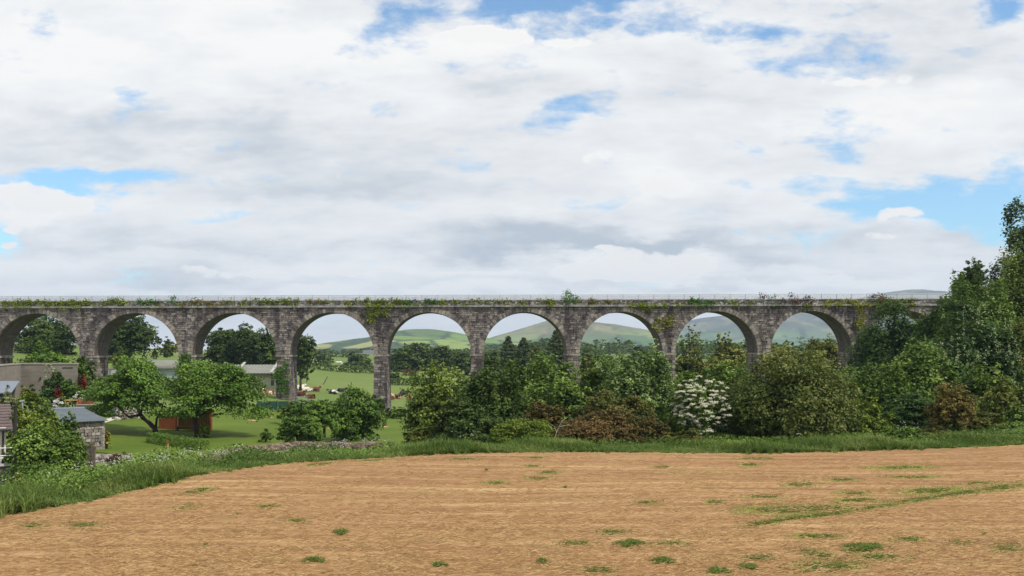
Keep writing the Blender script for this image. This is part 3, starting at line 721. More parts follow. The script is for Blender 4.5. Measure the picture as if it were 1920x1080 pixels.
VEG = []
def veg(name, label, cat, x0, x1, yt, yb, Y, style='bush', pl='mid', dens=1.0, leaf=None, depth=.8, trunk=None, bark=None, flowers=None, group=None, seed=None, tilt=0, spiky=.06, nl=None, sink=True, taper=0):
    seed = seed if seed is not None else len(VEG)*7+3
    rng = np.random.default_rng(seed)
    W = (x1-x0)/F*Y; X = ((x0+x1)/2-960)/F*Y; zt = ZC-(yt-HZ)/F*Y; zb = ZC-(yb-HZ)/F*Y; D = W*depth
    zg = Tz(X, Y)
    if style == 'bush' and sink: zb = min(zb, zg+.15)
    H = zt-zb
    lf = leaf*1.12 if leaf else (.065+.0019*Y)
    area = 2*H*W+2*H*D*.6+W*D
    n = int(min(dens*5.6*area/(lf*lf), 46000))
    p, nn, tint = crown_points(rng, W, D, H, n, style, nl=nl, spiky=spiky)
    if tilt: p[:, 0] += p[:, 2]*tilt
    if taper: p[:, 0] = p[:, 0]*(1-taper*np.clip(p[:, 2]/H, 0, 1)**1.6)+W*.12*taper*np.clip(p[:, 2]/H, 0, 1)
    p[:, 2] += zb-zg
    p[:, 2] = np.maximum(p[:, 2], rng.uniform(-.1, .25, len(p)))
    root = thing(name, label, cat, (X, Y, zg), 0, group)
    sz = lf*rng.uniform(.7, 1.25, len(p))
    # leaves deeper inside the crown, so that one does not see straight through it
    if style != 'airy' or dens > .9:
        q = rng.permutation(len(p))[:len(p)//6]; ctr = np.array([0, 0, zb-zg+H*.42])
        pin = ctr+(p[q]-ctr)*rng.uniform(.35, .82, len(q))[:, None]; pin[:, 2] = np.maximum(pin[:, 2], 0)
        cp_, cn_, cs_, ct_ = np.concatenate([p, pin]), np.concatenate([nn, nn[q]]), np.concatenate([sz, sz[q]*1.9]), np.concatenate([tint, tint[q]])
    else: cp_, cn_, cs_, ct_ = p, nn, sz, tint
    link('crown', leaf_mesh('crown', cp_, cn_, cs_, ct_, rng, .72), PAL[pl], root)
    tb = MB(); rr = random.Random(seed); cz = zb-zg+H*.55
    r0 = max(.05, .028*max(W, H)) if trunk is None else trunk
    if style == 'bush':
        for k in range(5):
            a = rr.uniform(0, 6.28); e = Vector((math.cos(a)*W*.33, math.sin(a)*D*.33, (zb-zg)+H*rr.uniform(.5, .8)))
            tb.tube([(math.cos(a)*.12, math.sin(a)*.12, -.3), (e.x*.4, e.y*.4, e.z*.5), e], [r0*.6, r0*.4, r0*.12], 5)
    elif style == 'cone':
        tb.tube([(0, 0, -.4), (0, 0, cz), (0, 0, zb-zg+H*.97)], [r0, r0*.6, r0*.1], 7)
    else:
        fork = max((zb-zg)*.9, H*.15)
        bx, by = rr.uniform(-.05, .05)*W, rr.uniform(-.05, .05)*W
        tb.tube([(0, 0, -.4), (bx*.4, by*.4, fork*.5), (bx, by, fork)], [r0*1.25, r0, r0*.85], 8)
        for k in range(7):
            a = 6.28*k/7+rr.uniform(-.4, .4); q = rr.uniform(.25, .38)
            e = Vector((math.cos(a)*W*q, math.sin(a)*D*q, zb-zg+H*rr.uniform(.45, .85)))
            mpt = Vector((bx, by, fork)).lerp(e, .5)+Vector((math.cos(a)*.06*W, math.sin(a)*.06*W, -.05*H))
            tb.tube([(bx, by, fork-.05), mpt, e], [r0*.6, r0*.4, r0*.1], 5)
        tb.tube([(bx, by, fork-.05), (bx*.5, by, cz), (bx, by*.3, zb-zg+H*.9)], [r0*.7, r0*.45, r0*.08], 5)
    tb.build('trunk', bark or M_BARK, root, smooth=True)
    if flowers:
        fpal, cnt, fs, per, spread, upb = flowers
        # flower heads sit on the outermost leaves, all over the crown
        hd = []
        for _ in range(cnt*2):
            r_ = math.sqrt(rng.random())*.49; t_ = rng.uniform(0, 6.283)
            fx, fz = math.cos(t_)*r_*W, zb-zg+H*(.5+math.sin(t_)*r_)
            near = np.where((np.abs(p[:, 0]-fx) < .22) & (np.abs(p[:, 2]-fz) < .22))[0]
            if len(near): hd.append(near[np.argmin(p[near, 1])])
            if len(hd) >= cnt: break
        hd = np.array(hd)
        i = np.repeat(hd, per)
        fp = p[i]+nn[i]*lf*.35+rng.normal(size=(len(i), 3))*np.array([spread, spread, spread*upb])
        fn = unit(np.array([0, -.6, .8])+rng.normal(size=fp.shape)*.3)
        link('blossom', leaf_mesh('blossom', fp, fn, fs*rng.uniform(.7, 1.2, len(fp)), rng.random(len(fp)), rng, .9), PAL[fpal], root)
    VEG.append(root)
    return root

# --- shrub belt and trees in front of the viaduct, right of the garden
veg('ash_tree', 'loose light green tree leaning over the right end of the lawn', 'tree', 762, 905, 690, 828, 66, 'airy', 'airy', 1.15, depth=.75, spiky=.12, trunk=.13)
veg('shrub', 'low olive bramble clump at the right end of the garden wall', 'shrub', 752, 835, 800, 848, 58, 'bush', 'olive', 1)
veg('shrub', 'dark green shrub right of the loose light green tree', 'shrub', 852, 985, 684, 845, 62, 'bush', 'dark', 1.1)
veg('shrub', 'small dark bush low between the light green tree and lime bush', 'shrub', 815, 945, 752, 850, 57, 'bush', 'dark', 1)
veg('sycamore', 'bright broad leaved sapling in front of the middle pier', 'sapling', 968, 1092, 674, 830, 68, 'bush', 'lush', 1, leaf=.21, spiky=.14)
veg('sycamore', 'low bright green sapling below the middle pier', 'sapling', 990, 1110, 715, 830, 63, 'bush', 'lush', 1, leaf=.2, spiky=.1)
veg('shrub', 'mid green shrub just left of the broad leaved sapling', 'shrub', 925, 1010, 682, 830, 70, 'bush', 'mid', 1)
veg('shrub', 'mid green shrub filling the seventh arch from the left at its left foot', 'shrub', 1080, 1180, 672, 830, 74, 'bush', 'mid', 1, spiky=.1)
veg('whitebeam', 'shrub with pale silvery leaves left of the white flowering elder', 'shrub', 1140, 1265, 664, 825, 66, 'bush', 'pale', 1, leaf=.19, spiky=.12)
veg('shrub', 'fresh green bush behind the white flowering elder', 'shrub', 1215, 1300, 700, 830, 70, 'bush', 'mid', 1)
veg('shrub', 'green bush between the elder and the round hawthorn, set back', 'shrub', 1310, 1420, 685, 830, 70, 'bush', 'lush', 1)
veg('shrub', 'lime green low mound in the middle of the shrub belt', 'shrub', 925, 1050, 788, 850, 54, 'bush', 'lime', 1.1, leaf=.11)
veg('shrub', 'rusty brown bush behind the lime green mound', 'shrub', 975, 1062, 757, 835, 59, 'bush', 'russet', 1)
veg('hawthorn', 'olive hawthorn rising behind the red brown thorn bush', 'shrub', 1075, 1225, 738, 835, 59, 'bush', 'russetgreen', 1, spiky=.1)
veg('hawthorn', 'broad red brown thorn bush at the edge of the field', 'shrub', 1045, 1205, 772, 848, 54, 'bush', 'russet', 1, leaf=.13)
veg('hawthorn', 'small red brown thorn bush left of the elder', 'shrub', 1180, 1265, 785, 846, 55, 'bush', 'russet', 1, leaf=.13)
veg('shrub', 'low brownish green bush at the foot of the elder', 'shrub', 1240, 1330, 808, 850, 54, 'bush', 'russetgreen', 1, leaf=.13)
veg('elder_bush', 'elder bush covered in cream white flower heads', 'flowering shrub', 1254, 1370, 702, 815, 56, 'round', 'mid', 1, leaf=.15, depth=.7, trunk=.08, flowers=('white', 640, .058, 11, .055, .45))
veg('shrub', 'dark shaded bush wedged between elder and round hawthorn', 'shrub', 1320, 1420, 760, 838, 61, 'bush', 'dark', 1)
veg('hawthorn', 'largest round dense hawthorn at the edge of the mown field', 'shrub', 1366, 1606, 668, 842, 57, 'bush', 'hawthorn', 1.25, leaf=.15, depth=.85, nl=15, spiky=.08)
veg('shrub', 'green shrub below the second pier from the right', 'shrub', 1540, 1650, 695, 830, 68, 'bush', 'mid', 1)
veg('shrub', 'yellow green bush low at the right foot of the round hawthorn', 'shrub', 1575, 1665, 748, 838, 58, 'bush', 'lime', .9)
veg('shrub', 'green bush in front of the rightmost visible pier', 'shrub', 1585, 1700, 688, 820, 66, 'bush', 'lush', 1, spiky=.1)
veg('conifer_sapling', 'small pointed green sapling right of the rightmost visible pier', 'sapling', 1655, 1712, 690, 800, 64, 'cone', 'mid', 1.4)
veg('shrub', 'dark bush left of the orange brown shrub', 'shrub', 1650, 1760, 740, 836, 60, 'bush', 'deep', 1.1)
veg('shrub', 'orange brown leafed shrub beneath the flowering chestnut', 'shrub', 1738, 1836, 722, 822, 57, 'bush', 'orange', 1, leaf=.14)
veg('tree', 'dark tree standing inside the rightmost arch', 'tree', 1604, 1775, 578, 790, 96, 'bush', 'deep', 1.5, spiky=.03)
veg('tree', 'dark green tree hiding the right end of the viaduct parapet', 'tree', 1712, 1850, 566, 790, 92, 'bush', 'deep', 1.6, spiky=.02, nl=20)
veg('chestnut_tree', 'large chestnut with pale flower spikes near the right edge', 'tree', 1705, 1900, 575, 800, 78, 'bush', 'deep', 1.1, leaf=.25, flowers=('cream', 170, .10, 7, .07, 2.4), spiky=.04)
veg('chestnut_tree', 'lower leafy limb mass of green tree under the chestnut', 'tree', 1660, 1790, 648, 800, 74, 'bush', 'lush', 1, leaf=.22)
veg('chestnut_tree', 'upper flowering tree crest beside the thin tree top', 'tree', 1762, 1890, 532, 760, 88, 'bush', 'mid', 1.6, leaf=.24, flowers=('cream', 60, .11, 6, .08, 2.2), spiky=.04)
veg('tree', 'thin feathery tree top standing above the trees at right', 'tree', 1790, 1852, 490, 570, 100, 'round', 'dark', .7, spiky=.12, trunk=.2)
veg('tree', 'tallest dark tree at the right edge of the photo', 'tree', 1868, 2050, 392, 660, 104, 'bush', 'dark', 2.2, spiky=0, nl=12, leaf=.30, trunk=.35)
veg('tree', 'yellowish green tree below the tallest dark tree', 'tree', 1836, 1990, 486, 760, 94, 'bush', 'airy', 1.7, spiky=.03, nl=20)
veg('tree', 'dark conifer like mass at the right edge in mid height', 'tree', 1868, 1990, 610, 790, 78, 'bush', 'olive', 1)
veg('shrub', 'green bush below the chestnut at the right', 'shrub', 1800, 1905, 690, 800, 68, 'bush', 'lush', 1, leaf=.2)
veg('shrub', 'dull dark scrub with bare stems near the right edge', 'shrub', 1838, 1945, 712, 812, 60, 'bush', 'olive', .8, bark=M_BARK2)
veg('shrub', 'low brown green bush at the right edge of the grass strip', 'shrub', 1815, 1890, 775, 826, 56, 'bush', 'russetgreen', 1)
veg('shrub', 'low green bush at far right above the grass strip', 'shrub', 1880, 1960, 765, 825, 56, 'bush', 'mid', 1)
veg('shrub', 'small bramble between grass strip and dark bush at right', 'shrub', 1655, 1740, 800, 842, 54, 'bush', 'mid', .9)
veg('shrub', 'low weeds at the foot of the orange brown shrub', 'shrub', 1715, 1790, 802, 836, 54, 'bush', 'russetgreen', .9)

# --- garden trees
def apple(name, label, x0, x1, yt, yb, Y, trunk_pts, radii, pl='apple', **k):
    r = veg(name, label, 'tree', x0, x1, yt, yb, Y, 'umbrella', pl, trunk=.03, **k)
    for ch in list(r.children):
        if ch.name.startswith('trunk'): bpy.data.objects.remove(ch)
    tb = MB()
    for pts, rd in zip(trunk_pts, radii):
        tb.tube([P(a_, b_, Y)-Vector(r.location)+Vector((0, d_, 0)) for a_, b_, d_ in pts], rd, 8)
    tb.build('trunk', M_BARK, r, smooth=True)
    return r
apple('apple_tree', 'left of two apple trees, with a dark curved leaning trunk', 158, 338, 674, 776, 78,
      [[(293, 818, 0), (290, 803, 0), (280, 793, 0), (268, 784, 0), (258, 770, .2), (245, 745, .3), (235, 725, .2)], [(262, 778, 0), (272, 758, -.2), (290, 735, -.3)], [(262, 778, 0), (240, 782, .1), (226, 770, .2), (205, 745, .2)], [(292, 806, 0), (293, 785, .1), (300, 772, .2), (306, 750, .2)]],
      [[.26, .2, .18, .17, .12, .08, .04], [.12, .08, .03], [.11, .08, .07, .03], [.11, .09, .07, .03]], leaf=.17, dens=1.0, taper=.62)
apple('apple_tree', 'right of two apple trees, spreading over the red shelter', 308, 492, 682, 780, 78,
      [[(371, 818, 0), (368, 800, 0), (366, 780, 0), (372, 755, .2), (378, 720, .2)], [(367, 785, 0), (350, 765, 0), (335, 745, .2)], [(367, 785, 0), (392, 768, 0), (425, 750, .1)], [(400, 778, 0), (420, 775, 0), (440, 760, 0)]],
      [[.24, .19, .17, .12, .05], [.12, .08, .03], [.12, .09, .04], [.07, .06, .03]], leaf=.17, dens=1.05, taper=.22)
apple('plum_tree', 'small tree with a clear short trunk in the middle of the lawn', 565, 648, 752, 806, 73,
      [[(608, 820, 0), (608, 805, 0), (609, 797, 0), (600, 785, 0), (590, 775, 0)], [(609, 798, 0), (620, 785, 0), (628, 770, .2)]], [[.12, .1, .09, .06, .03], [.07, .05, .02]], 'apple', leaf=.16)
veg('plum_tree', 'darker bushy tree right of the tree with the clear trunk', 'tree', 618, 712, 730, 828, 76, 'umbrella', 'fruit', 1.1, leaf=.165)
veg('shrub', 'round leafy shrub at the left of the small lawn trees', 'shrub', 524, 602, 768, 832, 71, 'bush', 'fruit', 1, leaf=.15)
veg('shrub', 'dull green shrub behind the round shrub on the lawn', 'shrub', 525, 610, 752, 800, 92, 'bush', 'mid', 1)
veg('shrub', 'tiny round bush alone on the lawn', 'shrub', 487, 513, 805, 826, 74, 'bush', 'fruit', 1, leaf=.13)
veg('sapling', 'slender pale sapling in front of the red shelter', 'sapling', 372, 394, 795, 822, 77, 'airy', 'lime', .8, leaf=.13, trunk=.035)
veg('sapling', 'thin young tree standing on mulch behind the small lawn trees', 'sapling', 494, 512, 755, 782, 98, 'airy', 'mid', .4, leaf=.14, trunk=.03)
veg('sapling', 'thin young tree standing on mulch below the fourth pier', 'sapling', 712, 726, 778, 800, 92, 'airy', 'mid', .4, leaf=.14, trunk=.03)
veg('shrub', 'dark bush at the left foot of the fourth pier', 'shrub', 690, 725, 742, 785, 120, 'bush', 'dark', 1)
veg('shrub', 'low dark bush at the right foot of the fourth pier', 'shrub', 722, 765, 764, 788, 112, 'bush', 'mid', 1)
veg('shrub', 'small yellow flowering shrub against the stone shed', 'shrub', 194, 208, 806, 838, 68.5, 'bush', 'yellow', 1, leaf=.13)
veg('shrub', 'large dark bush at the lower left corner by the house', 'shrub', 14, 158, 800, 916, 43, 'bush', 'mid', 1.1, leaf=.13, depth=.7)
veg('shrub', 'yellow green bush top behind the large dark bush', 'shrub', 12, 120, 772, 880, 48, 'bush', 'lime', 1, leaf=.13, depth=.6)
veg('shrub', 'mid green bush beside the metal roof of the stone shed', 'shrub', 88, 158, 782, 870, 50, 'bush', 'mid', 1, leaf=.13, depth=.6)
veg('hedge', 'bright green trimmed hedge mound behind the lamp post', 'hedge', 30, 100, 740, 800, 64, 'bush', 'lime', 1, leaf=.14)
veg('shrub', 'leggy bush with bare yellow stems left of the shed roof', 'shrub', 55, 112, 758, 830, 56, 'bush', 'airy', .8, leaf=.14, bark=M_BARK2)
veg('shrub', 'dark conifer bush in front of the concrete building', 'shrub', 72, 132, 700, 760, 96, 'bush', 'deep', 1)
veg('shrub', 'pale sparse bush against the concrete building', 'shrub', 82, 116, 680, 725, 99, 'airy', 'cream', .22, leaf=.16, trunk=.05, bark=M_BARK2)
veg('shrub', 'small yellow green bush at the corner of the concrete building', 'shrub', 38, 64, 722, 750, 94, 'bush', 'olive', 1)
veg('shrub', 'red leaved bush at the end of the concrete building', 'shrub', 146, 162, 704, 720, 104, 'bush', 'red', 1, leaf=.2)
veg('shrub', 'red flowering bush among the terrace shrubs', 'shrub', 102, 116, 726, 740, 92, 'bush', 'red', .9, leaf=.18)
veg('shrub', 'green terrace bush left of the apple trees', 'shrub', 112, 165, 715, 762, 94, 'bush', 'fruit', 1)
veg('flower_bush', 'white flowering bush left of the yellow table', 'flowering shrub', 98, 126, 746, 772, 86, 'bush', 'mid', .8, flowers=('whitecool', 150, .11, 5, .08, .6))
veg('flower_bush', 'white flowering bush behind the red garden bench', 'flowering shrub', 138, 160, 736, 756, 92, 'bush', 'mid', .8, flowers=('whitecool', 90, .11, 5, .08, .6))
veg('flower_bush', 'white flowering bush beneath the left apple tree', 'flowering shrub', 222, 244, 752, 775, 90, 'bush', 'mid', .7, flowers=('whitecool', 130, .11, 5, .08, .6))
veg('flower_bush', 'pale pinkish blossoming bush at the left edge above the house roof', 'flowering shrub', 0, 34, 728, 765, 70, 'bush', 'olive', .8, leaf=.14, flowers=('cream', 200, .07, 5, .07, .6))
veg('shrub', 'dark shrub row under the left apple tree', 'shrub', 170, 232, 762, 800, 88, 'bush', 'deep', 1)
veg('hedge', 'ivy covered bank hedge behind the concrete building', 'hedge', 20, 150, 664, 715, 114, 'bush', 'apple', 1, depth=.3)
veg('shrub', 'dark rounded ivy mass at the end of the concrete building', 'shrub', 132, 178, 670, 722, 112, 'bush', 'fruit', 1.1, depth=.6)
veg('shrub', 'light green bush rising above the hedge in the first arch', 'shrub', 62, 102, 640, 690, 118, 'airy', 'apple', .8)
veg('shrub', 'brown dead shrub beside the stone rubble', 'shrub', 196, 238, 850, 884, 50, 'bush', 'crimson', .55, leaf=.1)
veg('shrub', 'yellowish weeds in the lower left corner', 'shrub', -10, 68, 893, 942, 36, 'bush', 'scrub', .8, leaf=.1)

# low box hedge: clipped
def clipped_hedge(name, label, pts, wd, h, pl, leaf, seed):
    rng = np.random.default_rng(seed); pos = []; nr = []
    for (a, b) in zip(pts[:-1], pts[1:]):
        a = np.array(a); b = np.array(b); L = np.linalg.norm(b-a); d = (b-a)/L; s = np.array([-d[1], d[0]])
        n = int(L*(2*h+wd)/leaf**2*3.0)
        u = rng.random(n); q = rng.random(n)*(2*h+wd)
        off = np.where(q < h, -wd/2, np.where(q < h+wd, q-h-wd/2, wd/2)); z = np.where(q < h, q, np.where(q < h+wd, h, q-h-wd))
        nn = np.where((q < h)[:, None], -np.append(s, 0), np.where((q < h+wd)[:, None], [0, 0, 1.0], np.append(s, 0)))
        xy = a+d*(u*L)[:, None]+s*off[:, None]
        p = np.column_stack([xy, T(xy[:, 0], xy[:, 1])+z])+rng.normal(size=(n, 3))*.05
        pos.append(p); nr.append(nn)
    p = np.concatenate(pos); nn = unit(np.concatenate(nr)+rng.normal(size=p.shape)*.5)
    c = p.mean(0); c[2] = p[:, 2].min()
    r = thing(name, label, 'hedge', c)
    link('crown', leaf_mesh('crown', p-c, nn, leaf*rng.uniform(.7, 1.2, len(p)), np.clip(rng.normal(.45, .25, len(p)), 0, 1), rng), PAL[pl], r)
    tb = MB()
    for (a, b) in zip(pts[:-1], pts[1:]):
        for i in range(8):
            x = a[0]+(b[0]-a[0])*(i+.5)/8; y = a[1]+(b[1]-a[1])*(i+.5)/8; z = Tz(x, y)
            tb.tube([(x-c[0], y-c[1], z-c[2]-.1), (x-c[0]+.03, y-c[1], z-c[2]+h*.8)], [.04, .015], 5)
    tb.build('stem', M_BARK, r)
x0, y0, _ = hit(284, 830, 60, 90); x1, y1, _ = hit(382, 846, 55, 90)
clipped_hedge('box_hedge', 'low clipped box hedge on the lawn before the red shelter', [(x0, y0), (x1, y1)], .9, .72, 'apple', .11, 3)

# --- trees and hedges beyond the viaduct
veg('tree', 'big dark tree seen through the first arch from the left', 'tree', 38, 152, 588, 668, 185, 'round', 'dark', 1.1)
veg('tree', 'big dark tree seen through the second arch from the left', 'tree', 204, 292, 594, 676, 185, 'round', 'dark', 1.15)
veg('tree', 'lower dark tree left of the big one in the second arch', 'tree', 180, 236, 640, 682, 180, 'round', 'dark', 1.1)
veg('tree', 'small round tree on the rise in the second arch', 'tree', 300, 333, 633, 658, 230, 'bush', 'olive', 1)
veg('shrub', 'tiny dark bush on the grassy rise in the second arch', 'shrub', 307, 320, 658, 670, 215, 'bush', 'dark', 1)
veg('shrub', 'olive hedge bank behind the curved roof barn', 'shrub', 208, 262, 668, 690, 165, 'bush', 'olive', 1)
veg('tree', 'dark tree at the left of the third arch behind the barn', 'tree', 382, 455, 618, 688, 190, 'round', 'dark', 1.1)
veg('tree', 'dark tall tree at the right of the third arch', 'tree', 440, 528, 612, 690, 188, 'round', 'dark', 1.15)
veg('tree', 'narrow dark tree at the left side of the fourth arch', 'tree', 536, 591, 624, 706, 180, 'round', 'dark', 1.15)
veg('shrub', 'dark small bush on the green slope in the first arch', 'shrub', 28, 46, 650, 664, 190, 'bush', 'dark', 1)
veg('tree', 'round dark tree far off at the left of the fourth arch', 'tree', 588, 624, 658, 681, 350, 'bush', 'far', 1)
veg('tree', 'round dark tree far off in the middle of the fourth arch', 'tree', 643, 681, 660, 682, 370, 'bush', 'far', 1)
veg('shrub', 'pale scrub right of the round tree in the fourth arch', 'shrub', 665, 702, 672, 692, 340, 'bush', 'farlight', 1)
veg('tree', 'first dense tree of the row in the fifth arch', 'tree', 726, 790, 650, 696, 280, 'bush', 'far', 1.1)
veg('tree', 'second dense tree of the row in the fifth arch, tallest', 'tree', 755, 825, 645, 697, 285, 'bush', 'far', 1.1)
veg('tree', 'third dense tree of the row in the fifth arch, rightmost', 'tree', 805, 862, 650, 697, 280, 'bush', 'far', 1.1)
veg('tree', 'dense tree just left of the fifth pier', 'tree', 845, 905, 660, 700, 260, 'bush', 'far', 1)
veg('shrub', 'dark bush right beside the fourth pier beyond the viaduct', 'shrub', 728, 753, 696, 714, 235, 'bush', 'far', 1)
veg('shrub', 'small rounded bush on the field in the fifth arch', 'shrub', 769, 784, 697, 714, 235, 'bush', 'olive', 1)
veg('conifer', 'left broad conifer of the pair in the sixth arch', 'conifer', 930, 977, 634, 705, 240, 'cone', 'conifer', 1.6)
veg('conifer', 'right broad conifer of the pair in the sixth arch', 'conifer', 960, 1004, 635, 705, 235, 'cone', 'conifer', 1.6)
veg('conifer', 'tall pointed conifer beside the sixth pier', 'conifer', 1016, 1070, 622, 705, 225, 'cone', 'conifer', 1.6)
veg('tree', 'thin dull tree between the conifers in the sixth arch', 'tree', 990, 1016, 648, 695, 230, 'airy', 'olive', .8)
veg('tree', 'mid green tree at the left of the sixth arch', 'tree', 898, 950, 660, 705, 230, 'bush', 'far', 1)
veg('tree', 'low spreading tree in the sixth arch between the conifers', 'tree', 990, 1050, 662, 705, 220, 'bush', 'mid', 1)
veg('tree', 'pale willow like tree in the seventh arch', 'tree', 1082, 1120, 664, 705, 190, 'bush', 'scrub', 1)
veg('tree', 'dark tree at the right side of the seventh arch', 'tree', 1170, 1245, 652, 700, 240, 'bush', 'far', 1)
veg('tree', 'feathery tall birch at the left of the eighth arch', 'tree', 1268, 1318, 612, 690, 150, 'airy', 'olive', .26, spiky=.25, leaf=.26)
veg('tree', 'bushy tree below the feathery birch in the eighth arch', 'tree', 1262, 1325, 660, 720, 148, 'bush', 'olive', 1)
veg('tree', 'feathery pale tree in the middle of the eighth arch', 'tree', 1340, 1376, 624, 690, 150, 'airy', 'scrub', .4, spiky=.25)
veg('shrub', 'yellow green willow scrub under the eighth arch', 'shrub', 1310, 1410, 652, 715, 150, 'bush', 'scrub', 1, spiky=.12)
veg('tree', 'feathery bush beside the pier at the right of the eighth arch', 'tree', 1380, 1412, 638, 700, 150, 'airy', 'scrub', .6, spiky=.25)
veg('shrub', 'yellow green willow scrub at the left of the ninth arch', 'shrub', 1425, 1520, 648, 715, 155, 'bush', 'scrub', 1, spiky=.12)
veg('shrub', 'yellow green willow scrub at the right of the ninth arch', 'shrub', 1500, 1585, 638, 720, 150, 'bush', 'scrub', 1, spiky=.12)
veg('tree', 'darker tree top among the willow scrub of the ninth arch', 'tree', 1462, 1505, 644, 690, 165, 'bush', 'olive', 1)

def far_hedge(label, a, b, h, wd, pl, seed, leaf=.6):
    xa_, ya_, _ = hit(*a); xb_, yb_, _ = hit(*b)
    return clipped_hedge('field_hedge', label, [(xa_, ya_), (xb_, yb_)], wd, h, pl, leaf, seed)
far_hedge('dark field hedge along the far side of the cow pasture', (572, 690, 200, 420), (706, 700, 200, 420), 1.6, 2, 'far', 21)
far_hedge('low dark hedge across the fifth arch in front of the trees', (733, 722, 150, 300), (800, 722, 150, 300), 1.4, 2, 'far', 22, .45)
far_hedge('short rusty hedge piece in the field of the fifth arch', (754, 704, 150, 330), (782, 704, 150, 330), 1.3, 1.5, 'crimson', 23, .45)
far_hedge('faint hedge line on the far fields of the fourth arch', (600, 668, 400, 900), (690, 672, 400, 900), 1.8, 2.5, 'far', 24, .9)

# far woodland: reads as one mass
rng = np.random.default_rng(77); pos = []; nr = []; tn = []
for i in range(330):
    px = rng.uniform(540, 1900); Y = rng.uniform(380, 1500); 
    if px < 900 and Y < 800: continue
    if px < 720 and rng.random() < .6: continue
    X = (px-960)/F*Y; W = rng.uniform(9, 20)*(1+Y/2500); H = rng.uniform(5, 9)*(1+Y/4000)
    if px < 900: H *= .5
    p, nn, t_ = crown_points(rng, W, W*.8, H, 420, 'bush', nl=7)
    p += np.array([X, Y, Tz(X, Y)-.3]); pos.append(p); nr.append(nn); tn.append(t_)
p = np.concatenate(pos); szz = np.clip(p[:, 1]*.0024, .9, 3)
o = link('woodland', leaf_mesh('woodland', p, np.concatenate(nr), szz, np.concatenate(tn), rng), PAL['far']); tag(o, 'far woods and hedgerow trees on the plain below the hills', 'woodland', kind='stuff')

# ------------------------------------------------------------------ undergrowth and wild flowers behind the grass strip
rng = np.random.default_rng(31)
n = 60000; px = rng.uniform(-100, 2050, n)**1.0; px = np.where(rng.random(n) < .35, rng.uniform(-60, 780, n), px); dep = rng.uniform(2.5, 12, n)
keep = (px > 760) | (dep < np.interp(px, [0, 200, 400, 740], [12, 12, 9, 8])); px, dep = px[keep], dep[keep]
Y = edgeY(px)+dep; X = (px-960)/F*Y; n = len(X)
hh = (.12+.38*(np.sin(X*.9+1)*np.sin(Y*.8+X*.3)*.5+.5))*np.interp(px, [0, 420, 760, 900], [2.4, 2.8, 1.6, 1])
Z = T(X, Y)+rng.random(n)*hh
nn = unit(rng.normal(size=(n, 3))*.6+np.array([0, -.2, .9]))
o = link('undergrowth', leaf_mesh('undergrowth', np.stack([X, Y, Z], 1), nn, rng.uniform(.07, .17, n), np.clip(.4+.3*np.sin(X*.7)+rng.normal(0, .2, n), 0, 1), rng), PAL['mid'])
tag(o, 'leafy undergrowth between the grass strip and the bushes', 'undergrowth', kind='stuff')
spots = [(120, 905, 60, 4.5, 36), (200, 890, 90, 5, 60), (290, 880, 90, 5, 60), (360, 868, 70, 5, 60), (440, 862, 60, 5, 45), (500, 850, 60, 6, 40), (650, 838, 80, 7, 50), (700, 838, 40, 6, 30), (20, 935, 40, 3, 16), (300, 897, 50, 2.5, 30), (860, 835, 60, 3, 14), (1690, 828, 80, 3.5, 22), (250, 872, 100, 6, 40), (580, 845, 60, 6, 20), (1500, 838, 200, 3, 10)]
fp = []
for (cx_, _, wd, dp, cnt) in spots:
    for i in range(cnt):
        px = rng.normal(cx_, wd*.4); Y = float(edgeY(px))+rng.normal(dp, .9); X = (px-960)/F*Y
        if rng.random() > .38: continue
        h = rng.uniform(.7, 1.1); c = np.array([X, Y, Tz(X, Y)+h]); k = rng.integers(4, 9)
        fp.append(c+rng.normal(size=(k, 3))*np.array([.10, .10, .05]))
fp = np.concatenate(fp)
o = link('cow_parsley', leaf_mesh('cow_parsley', fp, unit(rng.normal(size=fp.shape)*.25+np.array([0, -.3, 1])), rng.uniform(.03, .06, len(fp)), rng.random(len(fp)), rng, .9), PAL['whitecool'])
tag(o, 'white cow parsley flowers scattered along the grassy bank', 'wildflowers', kind='stuff')

